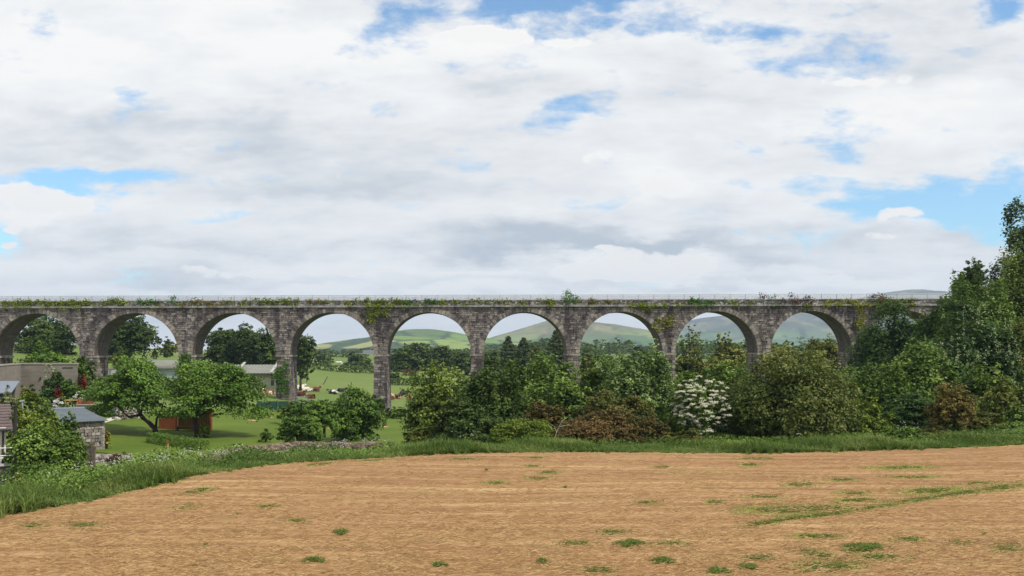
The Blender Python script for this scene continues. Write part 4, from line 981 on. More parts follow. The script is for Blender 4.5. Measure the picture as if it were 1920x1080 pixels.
# ------------------------------------------------------------------ plants growing on the viaduct
def wall_plant(name, label, cat, rects, pl, seed, leaf=.24, out_=.30, dens=1.0, bush=False):
    rng = np.random.default_rng(seed); pos = []
    px_c = sum((r[0]+r[1])/2 for r in rects)/len(rects); t0 = t_of(px_c)
    for (x0, x1, y0, y1) in rects:
        Yd = t_depth(t_of((x0+x1)/2)); a = (x1-x0)*(y1-y0)*(Yd/F)**2
        n = int(dens*a/leaf**2*6)+12; nc = max(int(n/14), 3)
        cx_ = rng.uniform(x0, x1, nc); q = rng.random(nc)
        hang = (.35+.65*(np.sin(cx_*.35+seed)*np.sin(cx_*.13+2*seed)*.5+.5)) if x1-x0 > 20 else np.ones(nc)
        cy_ = y0+(y1-y0)*q*hang
        i = rng.integers(0, nc, n); s_px = leaf*.9*F/Yd
        px = cx_[i]+rng.normal(0, s_px, n); py = cy_[i]+rng.normal(0, s_px*.7, n)
        t = np.array([t_of(v) for v in px]); D = AY+t*math.sin(TH); z = (HZ-py)/F*D
        y = -rng.random(n)*out_-np.where(z < ZT+.3+GR*t, .05, 0)-.04
        y -= np.where((z > ZT+GR*t-.05) & (z < ZT+.3+GR*t), .24, 0)
        if bush: y = rng.normal(-.05, out_, n)
        pos.append(np.stack([t-t0, y, z], 1))
    p = np.concatenate(pos); c, s = math.cos(TH), math.sin(TH)
    zb = p[:, 2].min(); p[:, 2] -= zb
    nn = unit(rng.normal(size=p.shape)*.55+np.array([0, -.8, .5]))
    ro = thing(name, label, cat, (AX+t0*c, AY+t0*s, ZC+zb), TH, 'plants growing on the viaduct')
    link('leaves', leaf_mesh('leaves', p, nn, leaf*rng.uniform(.6, 1.2, len(p)), np.clip(rng.normal(.45, .25, len(p)), 0, 1), rng), PAL[pl], ro)
    tb = MB(); zt = p[:, 2].max(); w_ = (p[:, 0].max()-p[:, 0].min())
    for k in range(max(2, int(w_/1.5))):
        x = p[:, 0].min()+w_*(k+.5)/max(2, int(w_/1.5)); tb.tube([(x, .0 if bush else -.08, 0), (x+.1, -.03 if bush else -.16, zt*.5), (x-.05, .0 if bush else -.10, zt*.8)], [.03, .02, .008], 5)
    tb.build('stem', M_BARK, ro)
ordn = ['first', 'second', 'third', 'fourth', 'fifth', 'sixth', 'seventh', 'eighth', 'ninth', 'tenth']
wall_plant('ivy', 'longest ivy mat on the parapet above the first arch from the left', 'ivy', [(4, 172, 563, 580)], 'ivy', 1, dens=.9)
wall_plant('ivy', 'ivy tuft left of the crown of the second arch', 'ivy', [(206, 240, 560, 574)], 'ivy', 2)
wall_plant('ivy', 'ivy strip right of the crown of the second arch', 'ivy', [(257, 303, 562, 574)], 'ivydark', 3, dens=.8)
wall_plant('parapet_shrub', 'small pointed shrub on the parapet above the second pier', 'shrub', [(318, 334, 560, 570), (322, 329, 554, 562)], 'ivydark', 4, bush=True)
wall_plant('ivy', 'rusty sparse creeper on the parapet at the left of the third arch', 'ivy', [(368, 428, 564, 576)], 'ivyrust', 5, dens=.55)
wall_plant('ivy', 'ivy tuft on the parapet over the right side of the third arch', 'ivy', [(482, 516, 561, 574)], 'ivy', 6)
wall_plant('ivy', 'ivy tuft on the parapet above the third pier', 'ivy', [(522, 560, 561, 576)], 'ivy', 7, dens=.8)
wall_plant('ivy', 'thin rusty creeper left of the crown of the fourth arch', 'ivy', [(568, 604, 562, 576)], 'ivyrust', 8, dens=.4)
wall_plant('ivy', 'small ivy sprig right of the crown of the fourth arch', 'ivy', [(672, 692, 562, 573)], 'ivy', 9)
wall_plant('ivy', 'dense ivy hanging down over the spandrel of the fourth pier', 'ivy', [(698, 760, 561, 578), (700, 726, 570, 606), (686, 702, 585, 605)], 'ivy', 10, dens=.95)
wall_plant('ivy', 'ivy tuft on the parapet above the crown of the fifth arch', 'ivy', [(797, 824, 561, 575)], 'ivydark', 11)
wall_plant('ivy', 'sparse ivy sprigs right of the crown of the fifth arch', 'ivy', [(826, 850, 563, 574)], 'ivy', 12, dens=.6)
wall_plant('ivy', 'thin ivy on the parapet left of the crown of the sixth arch', 'ivy', [(946, 985, 563, 576)], 'ivy', 13, dens=.4)
wall_plant('ivy', 'ivy tuft right of the crown of the sixth arch', 'ivy', [(1008, 1042, 561, 575)], 'ivy', 14, dens=.8)
wall_plant('parapet_shrub', 'tallest shrub on the parapet, with a bare sprig on top', 'shrub', [(1056, 1082, 557, 576), (1060, 1076, 550, 560), (1064, 1069, 541, 552)], 'ivydark', 15, bush=True, out_=.45)
wall_plant('ivy', 'short yellow orange plant on the parapet right of the tallest shrub', 'ivy', [(1105, 1122, 563, 570)], 'ivyrust', 16, dens=.7)
wall_plant('ivy', 'ivy trailing along the ledge right of the seventh arch crown', 'ivy', [(1182, 1290, 569, 578), (1196, 1222, 574, 590)], 'ivy', 17, dens=.8)
wall_plant('ivy', 'yellowish creeper on the stone face of the seventh pier', 'ivy', [(1224, 1240, 596, 620), (1248, 1266, 590, 612), (1236, 1252, 594, 604)], 'ivyyellow', 18, dens=.5)
wall_plant('ivy', 'dense green bush hanging left of the eighth arch crown', 'ivy', [(1285, 1314, 560, 578), (1312, 1344, 566, 576)], 'ivydark', 19)
wall_plant('parapet_shrub', 'tiny dark red plant left on the parapet over the eighth pier', 'shrub', [(1428, 1437, 553, 561)], 'crimson', 20, bush=True)
wall_plant('parapet_shrub', 'feathery green plant on the parapet over the eighth pier', 'shrub', [(1440, 1456, 554, 572)], 'ivydark', 21, bush=True, dens=.6)
wall_plant('parapet_shrub', 'small reddish plant right of the feathery green plant', 'shrub', [(1464, 1474, 557, 567)], 'crimson', 22, bush=True)
wall_plant('parapet_shrub', 'red brown bush on the parapet left of the ninth arch crown', 'shrub', [(1481, 1500, 554, 572)], 'crimson', 23, bush=True, out_=.4)
wall_plant('parapet_shrub', 'red brown bush on the parapet over the ninth arch crown', 'shrub', [(1506, 1526, 557, 573)], 'crimson', 24, bush=True, out_=.4)
wall_plant('ivy', 'small green creeper below the bush over the ninth arch crown', 'ivy', [(1508, 1522, 569, 579)], 'ivy', 25)
wall_plant('ivy', 'yellow green creeper along the parapet right of the ninth arch crown', 'ivy', [(1534, 1604, 563, 577)], 'ivyyellow', 26, dens=.55)
wall_plant('ivy', 'yellow creeper hanging far down the ninth pier', 'ivy', [(1598, 1628, 566, 582), (1604, 1620, 576, 618)], 'ivyyellow', 27, dens=.8)
wall_plant('parapet_shrub', 'largest dark red bush on the parapet near its right end', 'shrub', [(1632, 1658, 552, 576)], 'crimson', 28, bush=True, out_=.5)
wall_plant('ivy', 'green ivy mat right of the largest dark red bush', 'ivy', [(1640, 1712, 560, 580), (1640, 1656, 576, 590)], 'ivy', 29)
wall_plant('ivy', 'green ivy column on the third pier near the ground', 'ivy', [(514, 541, 690, 752), (528, 539, 680, 695)], 'ivydark', 30, dens=1)
wall_plant('ivy', 'green ivy column on the second pier', 'ivy', [(334, 356, 664, 700)], 'ivydark', 31, dens=1)
for i, (x0, x1, pl_, d_, lab) in enumerate(((172, 206, 'ivy', .3, 'thin creeper on the parapet between the long mat and the second arch'), (334, 368, 'ivyrust', .4, 'thin brownish creeper right of the small pointed shrub'), (432, 480, 'ivy', .3, 'thin creeper on the parapet above the third arch crown'),
        (606, 668, 'ivy', .28, 'thin creeper on the parapet above the fourth arch crown'), (762, 796, 'ivydark', .4, 'thin creeper between the hanging ivy and the fifth arch crown'), (853, 944, 'ivy', .26, 'long thin creeper on the parapet above the fifth pier'),
        (1086, 1180, 'ivyrust', .22, 'long sparse rusty creeper on the parapet above the sixth pier and seventh arch'), (1346, 1426, 'ivy', .24, 'long sparse creeper on the parapet right of the eighth arch crown'))):
    wall_plant('ivy', lab, 'ivy', [(x0, x1, 562, 577)], pl_, 50+i, dens=d_)
# ------------------------------------------------------------------ buildings, walls, furniture
rr = random.Random(4)
# concrete building: L shaped, the left wing comes towards us
m, nt, out = new_mat('board_marked_concrete'); g = N(nt); ob = g.coord()
sp = g.node('ShaderNodeSeparateXYZ'); nt.links.new(ob, sp.inputs[0])
ln = g.m('FRACT', g.m('MULTIPLY', sp.outputs[2], 2.2)); n1 = g.noise(g.mapping(ob, (.5, .5, 2)), 1.2, 6, .6)
c = g.ramp(n1, [(.3, (.18, .158, .138)), (.7, (.26, .232, .205))])
c = g.mix(g.ramp(ln, [(.0, .55), (.08, 0)]), c, (.12, .10, .085))
g.out(g.bsdf(c, .9, g.bump(n1, .4, .03), .15), out); M_CONC = m
c0 = P(40, 683, 104); cr_ = P(146, 683, 104); cl = P(-45, 692, 84)
zb = Tz(c0.x, 104)-.6
bl = thing('farm_building', 'flat roofed grey brown concrete building at the left edge', 'building', (c0.x, 104, zb))
mb = MB(); Hh = c0.z-zb
plan = [(0, 0), (cr_.x-c0.x, 0), ((143-960)/F*110-c0.x, 6), (cl.x-c0.x-9, 6), (cl.x-c0.x-9, 84-104), (cl.x-c0.x, 84-104)]
n = len(plan)
mb.add([(x, y, 0) for x, y in plan]+[(x, y, Hh) for x, y in plan], [(i, (i+1) % n, n+(i+1) % n, n+i) for i in range(n)])
mb.add([(x, y, Hh) for x, y in plan], [tuple(range(n))])
mb.build('wall', M_CONC, bl)
mb = MB()
for (ax_, ay_), (bx_, by_) in ((plan[0], plan[1]), (plan[5], plan[0])):
    d = Vector((bx_-ax_, by_-ay_, 0)); L = d.length; d.normalize(); s = Vector((-d.y, d.x, 0))
    q = [Vector((ax_, ay_, Hh+.004))-s*.06, Vector((bx_, by_, Hh+.004))-s*.06, Vector((bx_, by_, Hh+.004))+s*.25, Vector((ax_, ay_, Hh+.004))+s*.25]
    mb.hexa([tuple(v) for v in q]+[tuple(v+Vector((0, 0, .14))) for v in q])
mb.build('coping', plain('concrete_cap', (.34, .30, .26), .9, .2), bl)
M_DARK = plain('dark_iron', (.03, .03, .032), .6, .3, 4, .1)
mb = MB(); mb.box(2.0, 2.12, -.12, -.03, Hh-1.65, Hh-1.35); mb.build('vent', M_DARK, bl)
mb = MB(); mb.tube([(-.1, -.05, Hh-1.0), (-.1, -.45, Hh-.95)], .04, 6); mb.box(-.28, .12, -.7, -.42, Hh-1.08, Hh-.88); mb.build('floodlight', plain('lamp_white', (.6, .6, .58), .5, .1), bl)
mb = MB(); mb.box(4.4, 5.5, -.035, .0, Hh-.42, Hh-.33); mb.build('louvre', M_DARK, bl)
# lean-to with a blue metal roof
M_TIN = plain('blue_grey_sheet', (.17, .20, .26), .42, .15, 2, .1, .25, .5)
a = P(-30, 716, 88); b = P(37, 716, 88); c = P(22, 737, 80); d = P(-40, 740, 80)
zg = Tz(a.x, 84)-.1
lt = thing('lean_to', 'open lean to with a blue grey metal roof by the concrete building', 'shed', (a.x, 84, zg))
L0 = Vector(lt.location)
mb = MB(); q = [v-L0 for v in (d, c, b, a)]; mb.hexa([tuple(v) for v in q]+[tuple(v+Vector((0, 0, .08))) for v in q]); mb.build('roof', M_TIN, lt)
for v in (b-Vector((.35, .2, 0)), c-Vector((.2, -.2, 0))):
    mb = MB(); v = v-L0; mb.box(v.x-.06, v.x+.06, v.y-.06, v.y+.06, -.2, v.z-.01); mb.build('post', M_BARK2, lt)
mb = MB(); v = b-L0; mb.box(v.x-3, v.x-.3, v.y-.25, v.y-.15, -.2, v.z-.25); mb.build('wall', plain('shed_board', (.2, .17, .14), .9), lt)

# stone shed with a metal roof
ph = rad(43); wdir = Vector((math.cos(ph), math.sin(ph), 0)); ddir = Vector((-math.sin(ph), math.cos(ph), 0))
E = P(197, 788, 68); zg = Tz(E.x, E.y)-.25
sh_ = thing('stone_shed', 'small rubble stone shed with a sloping grey metal roof', 'shed', (E.x, E.y, zg), ph)
he = E.z-zg; Wd, Dp = 3.9, 4.2; hr = P(152, 767, 71).z-zg
mb = MB()
core = [(-Wd+.1, .1, 0), (-.1, .1, 0), (-.1, Dp-.1, 0), (-Wd+.1, Dp-.1, 0), (-Wd+.1, .1, he-.07), (-.1, .1, he-.07), (-.1, Dp-.1, hr-.07), (-Wd+.1, Dp-.1, hr-.07)]
mb.hexa(core, 1)
M_RUB = stone_mat('shed_rubble', [(.32, .28, .245), (.21, .18, .165), (.40, .36, .32), (.26, .23, .205), (.155, .135, .125)], .25, streak=False)
def rubble_face(mb, p0, p1, h0, h1, nrm):
    d = (p1-p0); L = d.length; d.normalize(); z = 0
    while z < max(h0, h1)-.05:
        hh_ = rr.uniform(.10, .28); x = 0
        while x < L-.02:
            wd_ = rr.uniform(.12, .5); x1 = min(x+wd_, L)
            top = min(z+hh_, h0+(h1-h0)*((x+x1)/2/L)-.03)
            if top-z > .04:
                pr = rr.uniform(.0, .09); q = [p0+d*(x+.015), p0+d*(x1-.015)]
                f = [q[0]+nrm*pr, q[1]+nrm*pr, q[1]-nrm*.12, q[0]-nrm*.12]
                f = [v+Vector((rr.uniform(-.02, .02), rr.uniform(-.02, .02), 0)) for v in f]
                mb.hexa([(v.x, v.y, z+.012+rr.uniform(-.03, .03)) for v in f]+[(v.x, v.y, top-.012+rr.uniform(-.05, .03)) for v in f])
            x = x1
        z += hh_
rubble_face(mb, Vector((-Wd, .06, 0)), Vector((0, .06, 0)), he, he, Vector((0, -1, 0)))
rubble_face(mb, Vector((-.06, 0, 0)), Vector((-.06, Dp, 0)), he, hr, Vector((1, 0, 0)))
rubble_face(mb, Vector((-Wd+.06, Dp, 0)), Vector((-Wd+.06, 0, 0)), hr, he, Vector((-1, 0, 0)))
mb.build('wall', [M_RUB, plain('lime_mortar', (.17, .15, .13), .95, .3, 4, .4)], sh_)
mb = MB(); nx = 46; yb_, yt_ = -.28, Dp+.12
def rz_(y): return he+(hr-he)*y/Dp+.02
for i in range(nx):                     # corrugations
    x0 = -Wd-.15+(Wd+.27)*i/nx; x1 = -Wd-.15+(Wd+.27)*(i+1)/nx; xm = (x0+x1)/2
    pts = [(x0, yb_, rz_(yb_)), (xm, yb_, rz_(yb_)+.045), (x1, yb_, rz_(yb_)), (x0, yt_, rz_(yt_)), (xm, yt_, rz_(yt_)+.045), (x1, yt_, rz_(yt_))]
    mb.add(pts, [(0, 1, 4, 3), (1, 2, 5, 4)])
    mb.add([(x, y, z-.02) for x, y, z in pts], [(3, 4, 1, 0), (4, 5, 2, 1)])
mb.build('roof', plain('grey_sheet_metal', (.15, .18, .205), .45, .15, 1.2, .05, .3, .5), sh_)
mb = MB(); mb.box(-Wd-.15, .12, Dp+.10, Dp+.2, rz_(Dp)+.03, rz_(Dp)+.14); mb.build('ridge_cap', plain('ridge_sheet', (.25, .28, .31), .5, .1), sh_)
mb = MB(); mb.box(-.42, -.30, -.035, 0, he-1.66, he-1.42); mb.build('wall_slot', M_DARK, sh_)

# house corner at the lower left
M_CREAM = plain('cream_render', (.62, .57, .46), .9, .12, 2, .15)
hs = P(11, 802, 46); zg = Tz(hs.x, 46)-.3
ho_ = thing('house', 'cream house corner with a dark tiled roof at the left edge', 'house', (hs.x, 46, zg), rad(28))
he = hs.z-zg
mb = MB(); mb.box(-6, 0, 0, 7, 0, he); mb.build('wall', M_CREAM, ho_)
tp = P(16, 757, 52.5); tz = tp.z-zg; dx = tp.x-hs.x
mb = MB()
for i in range(9):                       # courses of tiles up the slope
    f0, f1 = i/9, (i+1)/9
    y0_, y1_ = -.35+6.85*f0, -.35+6.85*f1+.05; z0_, z1_ = he-.12+(tz-he+.12)*f0, he-.12+(tz-he+.12)*f1
    xr = .28+f0*(dx*.0+.0)
    mb.hexa([(-6, y0_, z0_+.01), (xr, y0_, z0_+.01), (xr, y1_, z1_-.02), (-6, y1_, z1_-.02), (-6, y0_, z0_+.09), (xr, y0_, z0_+.09), (xr, y1_, z1_+.03), (-6, y1_, z1_+.03)])
mb.build('roof', plain('brown_tiles', (.12, .09, .085), .8, .35, 6, .4), ho_)
mb = MB(); mb.box(-6, -.0, 6.5, 7, he, tz-.05); mb.build('gable', M_CREAM, ho_)
mb = MB(); mb.tube([(-.12, -.08, he-.05), (-.12, -.08, .1)], .045, 8); mb.tube([(-6, -.4, he-.08), (.3, -.4, he-.08)], .06, 8); mb.build('drainpipe', M_DARK, ho_)
# terrace in front of it
tr = P(27, 866, 43); zt = Tz(tr.x, 42)-.3
te = thing('terrace', 'raised concrete terrace with a white railing beside the house', 'terrace', (tr.x, 43, zt), rad(28))
th_ = tr.z-zt
mb = MB(); mb.box(-3.6, 0, -.6, 2.8, 0, th_-.1); mb.build('base', plain('dark_concrete', (.13, .115, .115), .9, .3), te)
mb = MB(); mb.box(-3.7, .08, -.7, 2.8, th_-.096, th_); mb.build('slab', plain('pale_concrete', (.42, .41, .39), .9, .15), te)
mb = MB()
for zz in (.35, .68): mb.tube([(-3.6, -.6, th_+zz), (0, -.6, th_+zz)], .025, 6)
for xx in (-3.0, -2.2, -1.4, -.7, -.02): mb.tube([(xx, -.6, th_-.02), (xx, -.6, th_+.7)], .025, 6)
mb.build('railing', plain('white_paint', (.7, .7, .68), .5, .08), te)

# posts
def post(name, label, cat, px, yt, Y, r, mat, head=None):
    b = P(px, yt, Y); zg = Tz(b.x, Y)
    t = thing(name, label, cat, (b.x, Y, zg)); h = b.z-zg
    mb = MB(); mb.tube([(0, 0, -.3), (0, 0, h)], [r, r*.85], 10); mb.build('pole', mat, t)
    if head:
        mb = MB(); mb.hexa([(-.17, -.07, h-.04), (.09, -.07, h-.02), (.09, .07, h-.02), (-.17, .07, h-.04), (-.12, -.05, h+.05), (.10, -.05, h+.08), (.10, .05, h+.08), (-.12, .05, h+.05)]); mb.build('lamp_head', plain('lamp_shell', (.3, .31, .31), .4, .1), t)
        mb = MB(); mb.tube([(0, 0, h-.25), (.1, 0, h-.2), (.28, 0, h-.3), (.32, 0, h-.75)], .018, 6); mb.build('bracket', mat, t)
    else:
        mb = MB(); mb.tube([(0, 0, h+.001), (0, 0, h+.05)], [r*1.15, r*.9], 10); mb.build('cap', mat, t)
    return t
post('lamp_post', 'grey lamp post with a small flat head by the hedge mound', 'lamp post', 42, 752, 52, .05, plain('grey_pole', (.3, .33, .34), .5, .1), True)
post('post', 'dark timber post standing left of the grey lamp post', 'post', 28.5, 762, 44.5, .085, plain('tarred_timber', (.03, .026, .026), .9, .3))
# timber gate beside the shed
b = P(178, 866, 54); zg = Tz(b.x, 54); gt = thing('timber_gate', 'weathered timber gate with square panels next to the stone shed', 'gate', (b.x, 54, zg), rad(4))
M_WOOD = plain('weathered_wood', (.13, .10, .085), .9, .35, 4, .4, stretch=(1, 1, .3))
h = P(178, 829, 54).z-zg
for xx in (-.08, -2.2):
    mb = MB(); mb.box(xx-.09, xx+.09, -.08, .08, -.2, h); mb.build('post', M_WOOD, gt)
for zz in (h-.16, h-.68):
    mb = MB(); mb.box(-2.1, -.18, -.045, .045, zz-.07, zz+.07); mb.build('rail', M_WOOD, gt)
mb = MB()
for i in range(12): mb.box(-2.1+.16*i, -1.955+.16*i, .05, .08, .0, h-.1)
mb.build('panel', plain('grey_boards', (.22, .19, .165), .9, .3, 4, .3), gt)

# rubble and garden wall
def stones(name, label, cat, path, h, w_, n, seed, mat, sz=(.14, .3)):
    r2 = random.Random(seed); mb = MB(); pts = [hit(*q) for q in path]; c = pts[len(pts)//2]
    seg = [math.dist(pts[i][:2], pts[i+1][:2]) for i in range(len(pts)-1)]; tot = sum(seg)
    for i in range(n):
        d = r2.random()*tot; k = 0
        while k < len(seg)-1 and d > seg[k]: d -= seg[k]; k += 1
        f = min(d/seg[k], 1); x = pts[k][0]+(pts[k+1][0]-pts[k][0])*f; y = pts[k][1]+(pts[k+1][1]-pts[k][1])*f
        s = r2.uniform(*sz); q = r2.random(); y += r2.uniform(-w_, w_)*.5*(1-.5*q)
        mb.stone((x-c[0], y-c[1], Tz(x, y)-c[2]+q*h-.02), (s, s*.8, s*.62), r2)
    o = mb.build(name, mat, None, c); return tag(o, label, cat)
M_FIELD = stone_mat('field_stone', [(.22, .16, .115), (.15, .115, .09), (.27, .205, .15), (.19, .145, .11), (.11, .09, .075)], .2, streak=False)
stones('garden_wall', 'low dry stone wall curving along the front of the lawn', 'wall', [(385, 869, 50, 75), (430, 856, 50, 80), (480, 848, 50, 80), (560, 841, 50, 80), (640, 842, 50, 80), (735, 842, 50, 80)], .40, .55, 900, 8, M_FIELD)
stones('rubble_pile', 'heap of loose pale stones below the stone shed', 'stones', [(172, 868, 45, 66), (205, 866, 45, 66), (245, 866, 45, 66)], .45, 1.2, 190, 9, stone_mat('pale_rubble', [(.28, .245, .225), (.19, .165, .155), (.36, .32, .295), (.13, .11, .105)], .2, streak=False), (.08, .22))
stones('rockery', 'pale rockery stones under the left apple tree', 'stones', [(222, 788, 80, 100), (236, 786, 80, 100), (262, 784, 80, 100)], .7, 1.0, 80, 10, M_RUB, (.15, .4))
# retaining wall of the terrace garden
p0 = P(150, 770, 89.6); zg = max(Tz(p0.x, 89.6), p0.z-.5)
o_ = MB(); r2 = random.Random(2); x = 0
while x < 3.6:
    x1 = x+r2.uniform(.3, .6)
    for k in range(3): o_.box(x+.01, x1-.01, r2.uniform(-.03, .03), .4, -.2+.25*k+.01, .05+.25*k-.01, 0, .012, r2)
    x = x1
o_.box(-.05, 3.7, -.08, .5, .56, .64)
o = o_.build('retaining_wall', M_COPE, None, (p0.x-.3, 89.6, zg)); tag(o, 'short pale retaining wall below the red garden bench', 'wall')
# garden bench and table
M_RED = plain('red_stain', (.25, .078, .028), .6, .25, 5, .2, stretch=(1, 1, 4)); M_YEL = plain('yellow_timber', (.55, .34, .14), .7, .2, 5, .2)
p0 = P(158, 766, 90.5); zg = Tz(p0.x, 90.5)
bn = thing('garden_bench', 'red stained garden bench on the terrace', 'bench', (p0.x, 90.5, max(zg, p0.z-.05)))
mb = MB()
for i in range(3): mb.box(-.75, .75, -.25+.16*i, -.11+.16*i, .42, .46)
mb.build('seat', M_RED, bn)
mb = MB()
for i in range(4): mb.box(-.75, .75, .26, .30, .5+.11*i, .59+.11*i)
mb.build('backrest', M_RED, bn)
for xx in (-.7, .62):
    for y0_, zt_ in ((-.24, .41), (.2, .92)):
        mb = MB(); mb.box(xx, xx+.08, y0_, y0_+.06, 0, zt_); mb.build('leg', M_RED, bn)
p0 = P(138, 764, 91.5); zg = Tz(p0.x, 91.5)
tbt = thing('garden_table', 'pale yellow wooden table left of the red bench', 'table', (p0.x, 91.5, max(zg, p0.z-.05)))
mb = MB()
for i in range(5): mb.box(-.75, .6, -.4+.16*i, -.25+.16*i, .72, .77)
mb.build('tabletop', M_YEL, tbt)
for xx in (-.65, .45):
    for yy2 in (-.35, .28):
        mb = MB(); mb.box(xx, xx+.09, yy2, yy2+.09, 0, .715); mb.build('leg', M_YEL, tbt)
# red shelter on the lawn
p0 = P(346, 815, 82.5); zg = Tz(p0.x, 82.5); zt = P(346, 772, 82.5).z-zg
st = thing('garden_shelter', 'open fronted red wooden shelter under the right apple tree', 'shelter', (p0.x, 82.5, zg))
hw = (396-300)/2/F*82.5
def boards(mb, x0, x1, y, z0, z1, n, th=.03):
    for i in range(n): mb.box(x0+(x1-x0)*i/n+.008, x0+(x1-x0)*(i+1)/n-.008, y, y+th, z0, z1)
mb = MB(); boards(mb, -hw, hw, .55, -.05, zt-.05, 22); mb.build('back_wall', M_RED, st)
mb = MB(); boards(mb, -hw, -hw*.28, -.03, -.05, zt-.02, 10); mb.build('front_panel', plain('red_panel', (.21, .062, .022), .65, .25, 5, .2, stretch=(1, 1, 3)), st)
for xx in (-hw-.03, hw):
    mb = MB()
    for i in range(3): mb.box(xx, xx+.03, .02+.18*i, .19+.18*i, -.05, zt-.06)
    mb.build('side_wall', M_RED, st)
for xx in (-hw*.28, hw-.1):
    mb = MB(); mb.box(xx, xx+.1, -.1, -.04, -.1, zt-.03); mb.build('post', M_RED, st)
mb = MB(); mb.hexa([(-hw-.15, -.2, zt), (hw+.15, -.2, zt), (hw+.15, .72, zt-.12), (-hw-.15, .72, zt-.12), (-hw-.15, -.2, zt+.06), (hw+.15, -.2, zt+.06), (hw+.15, .72, zt-.06), (-hw-.15, .72, zt-.06)]); mb.build('roof', M_RED, st)
p1 = (p0.x+.3, 81.9)
sb = thing('shelter_bench', 'plain wooden bench in front of the red shelter', 'bench', (p1[0], p1[1], Tz(*p1)))
mb = MB(); mb.box(-.85, .85, -.2, .2, .40, .46); mb.build('seat', plain('bench_wood', (.16, .09, .05), .7), sb)
for xx in (-.75, .62):
    mb = MB(); mb.box(xx, xx+.12, -.16, .16, 0, .398); mb.build('leg', M_WOOD, sb)
# stake on the lawn, net fence, mulch
x, y, z = hit(315, 852, 55, 80); tk = thing('stake', 'wooden stake with a reddish tag at the edge of the lawn', 'stake', (x, y, z))
mb = MB(); mb.box(-.035, .035, -.03, .03, -.1, .95); mb.build('post', M_YEL, tk); mb = MB(); mb.box(-.08, .08, -.045, -.031, .72, .95); mb.build('tag', M_RED, tk)
a = P(482, 760, 108); zg = Tz(a.x, 108); nf = thing('net_fence', 'dark green garden netting fence at the foot of the third pier', 'fence', (a.x, 108, zg))
L = (560-482)/F*108; mb = MB(); zt = P(500, 752, 108).z-zg
m, nt, out = new_mat('green_net'); g = N(nt); c = g.ramp(g.noise(g.coord(), 3, 4), [(.3, (.015, .07, .055)), (.7, (.03, .11, .085))]); g.out(g.bsdf(c, .8), out)
for i in range(24): mb.tube([(0, 0, max(zt, .8)*i/24+.02), (L*.5, .05, max(zt, .8)*i/24+.0), (L, 0, max(zt, .8)*i/24+.02)], .02, 4)
mb.build('netting', m, nf)
for i in range(5):
    mb = MB(); mb.tube([(L*i/4, -.04, -.2), (L*i/4, -.04, max(zt, .8)+.08)], .035, 6); mb.build('post', M_BARK2, nf)
M_MULCH = plain('mulch', (.36, .22, .12), .95, .3, 6, .5)
for (px, py, lab) in ((504, 784, 'bare mulch ring under the thin young tree behind the lawn trees'), (720, 802, 'bare mulch ring under the thin young tree by the fourth pier'), (474, 790, 'bare mulch patch right of the apple trees'), (622, 805, 'bare mulch patch behind the tree with the clear trunk'), (700, 826, 'bare mulch patch at the foot of the darker lawn tree')):
    x, y, z = hit(px, py, 66, 115); mb = MB(); r2 = random.Random(px)
    ring = [(math.cos(i*.524)*.5*r2.uniform(.8, 1.2), math.sin(i*.524)*.5*r2.uniform(.8, 1.2)) for i in range(12)]
    vs = [(a, b, Tz(x+a, y+b)-z+.075) for a, b in ring]+[(0, 0, .16)]
    mb.add(vs, [(i, (i+1) % 12, 12) for i in range(12)]); o = mb.build('mulch_ring', M_MULCH, None, (x, y, z)); tag(o, lab, 'mulch', 'mulch rings on the lawn')
# pale dead branches and plank
def branch(name, label, cat, paths, Y, mat):
    c = P(paths[0][0][0], paths[0][0][1], Y); mb = MB()
    for pth in paths: mb.tube([P(a, b, Y)+Vector((0, .1*i, 0))-c for i, (a, b) in enumerate(pth)], [.018*(1-.7*i/len(pth)) for i in range(len(pth))], 6)
    o = mb.build(name, mat, None, c); return tag(o, label, cat)
M_PALE = plain('bleached_wood', (.3, .28, .23), .9, .2)
branch('dead_branch', 'bleached dead branches between the lime mound and red thorn bush', 'branch', [[(1040, 822), (1046, 805), (1054, 790), (1066, 782)], [(1044, 812), (1040, 800), (1030, 794)], [(1050, 800), (1060, 798), (1068, 797)]], 52.5, M_PALE)
branch('dead_branch', 'fallen pale branches at the right of the fourth pier foot', 'branch', [[(758, 787), (766, 778), (771, 770)], [(762, 783), (768, 781), (772, 784)]], 100, M_PALE)
x, y, z = hit(100, 920, 34, 60); mb = MB(); mb.box(-.6, .6, -.06, .06, .45, .52); mb.box(-.5, -.42, -.05, .05, 0, .448); mb.box(.42, .5, -.05, .05, 0, .448)
o = mb.build('plank', M_PALE, None, (x, y, z)); tag(o, 'pale plank lying below the large dark bush', 'plank')

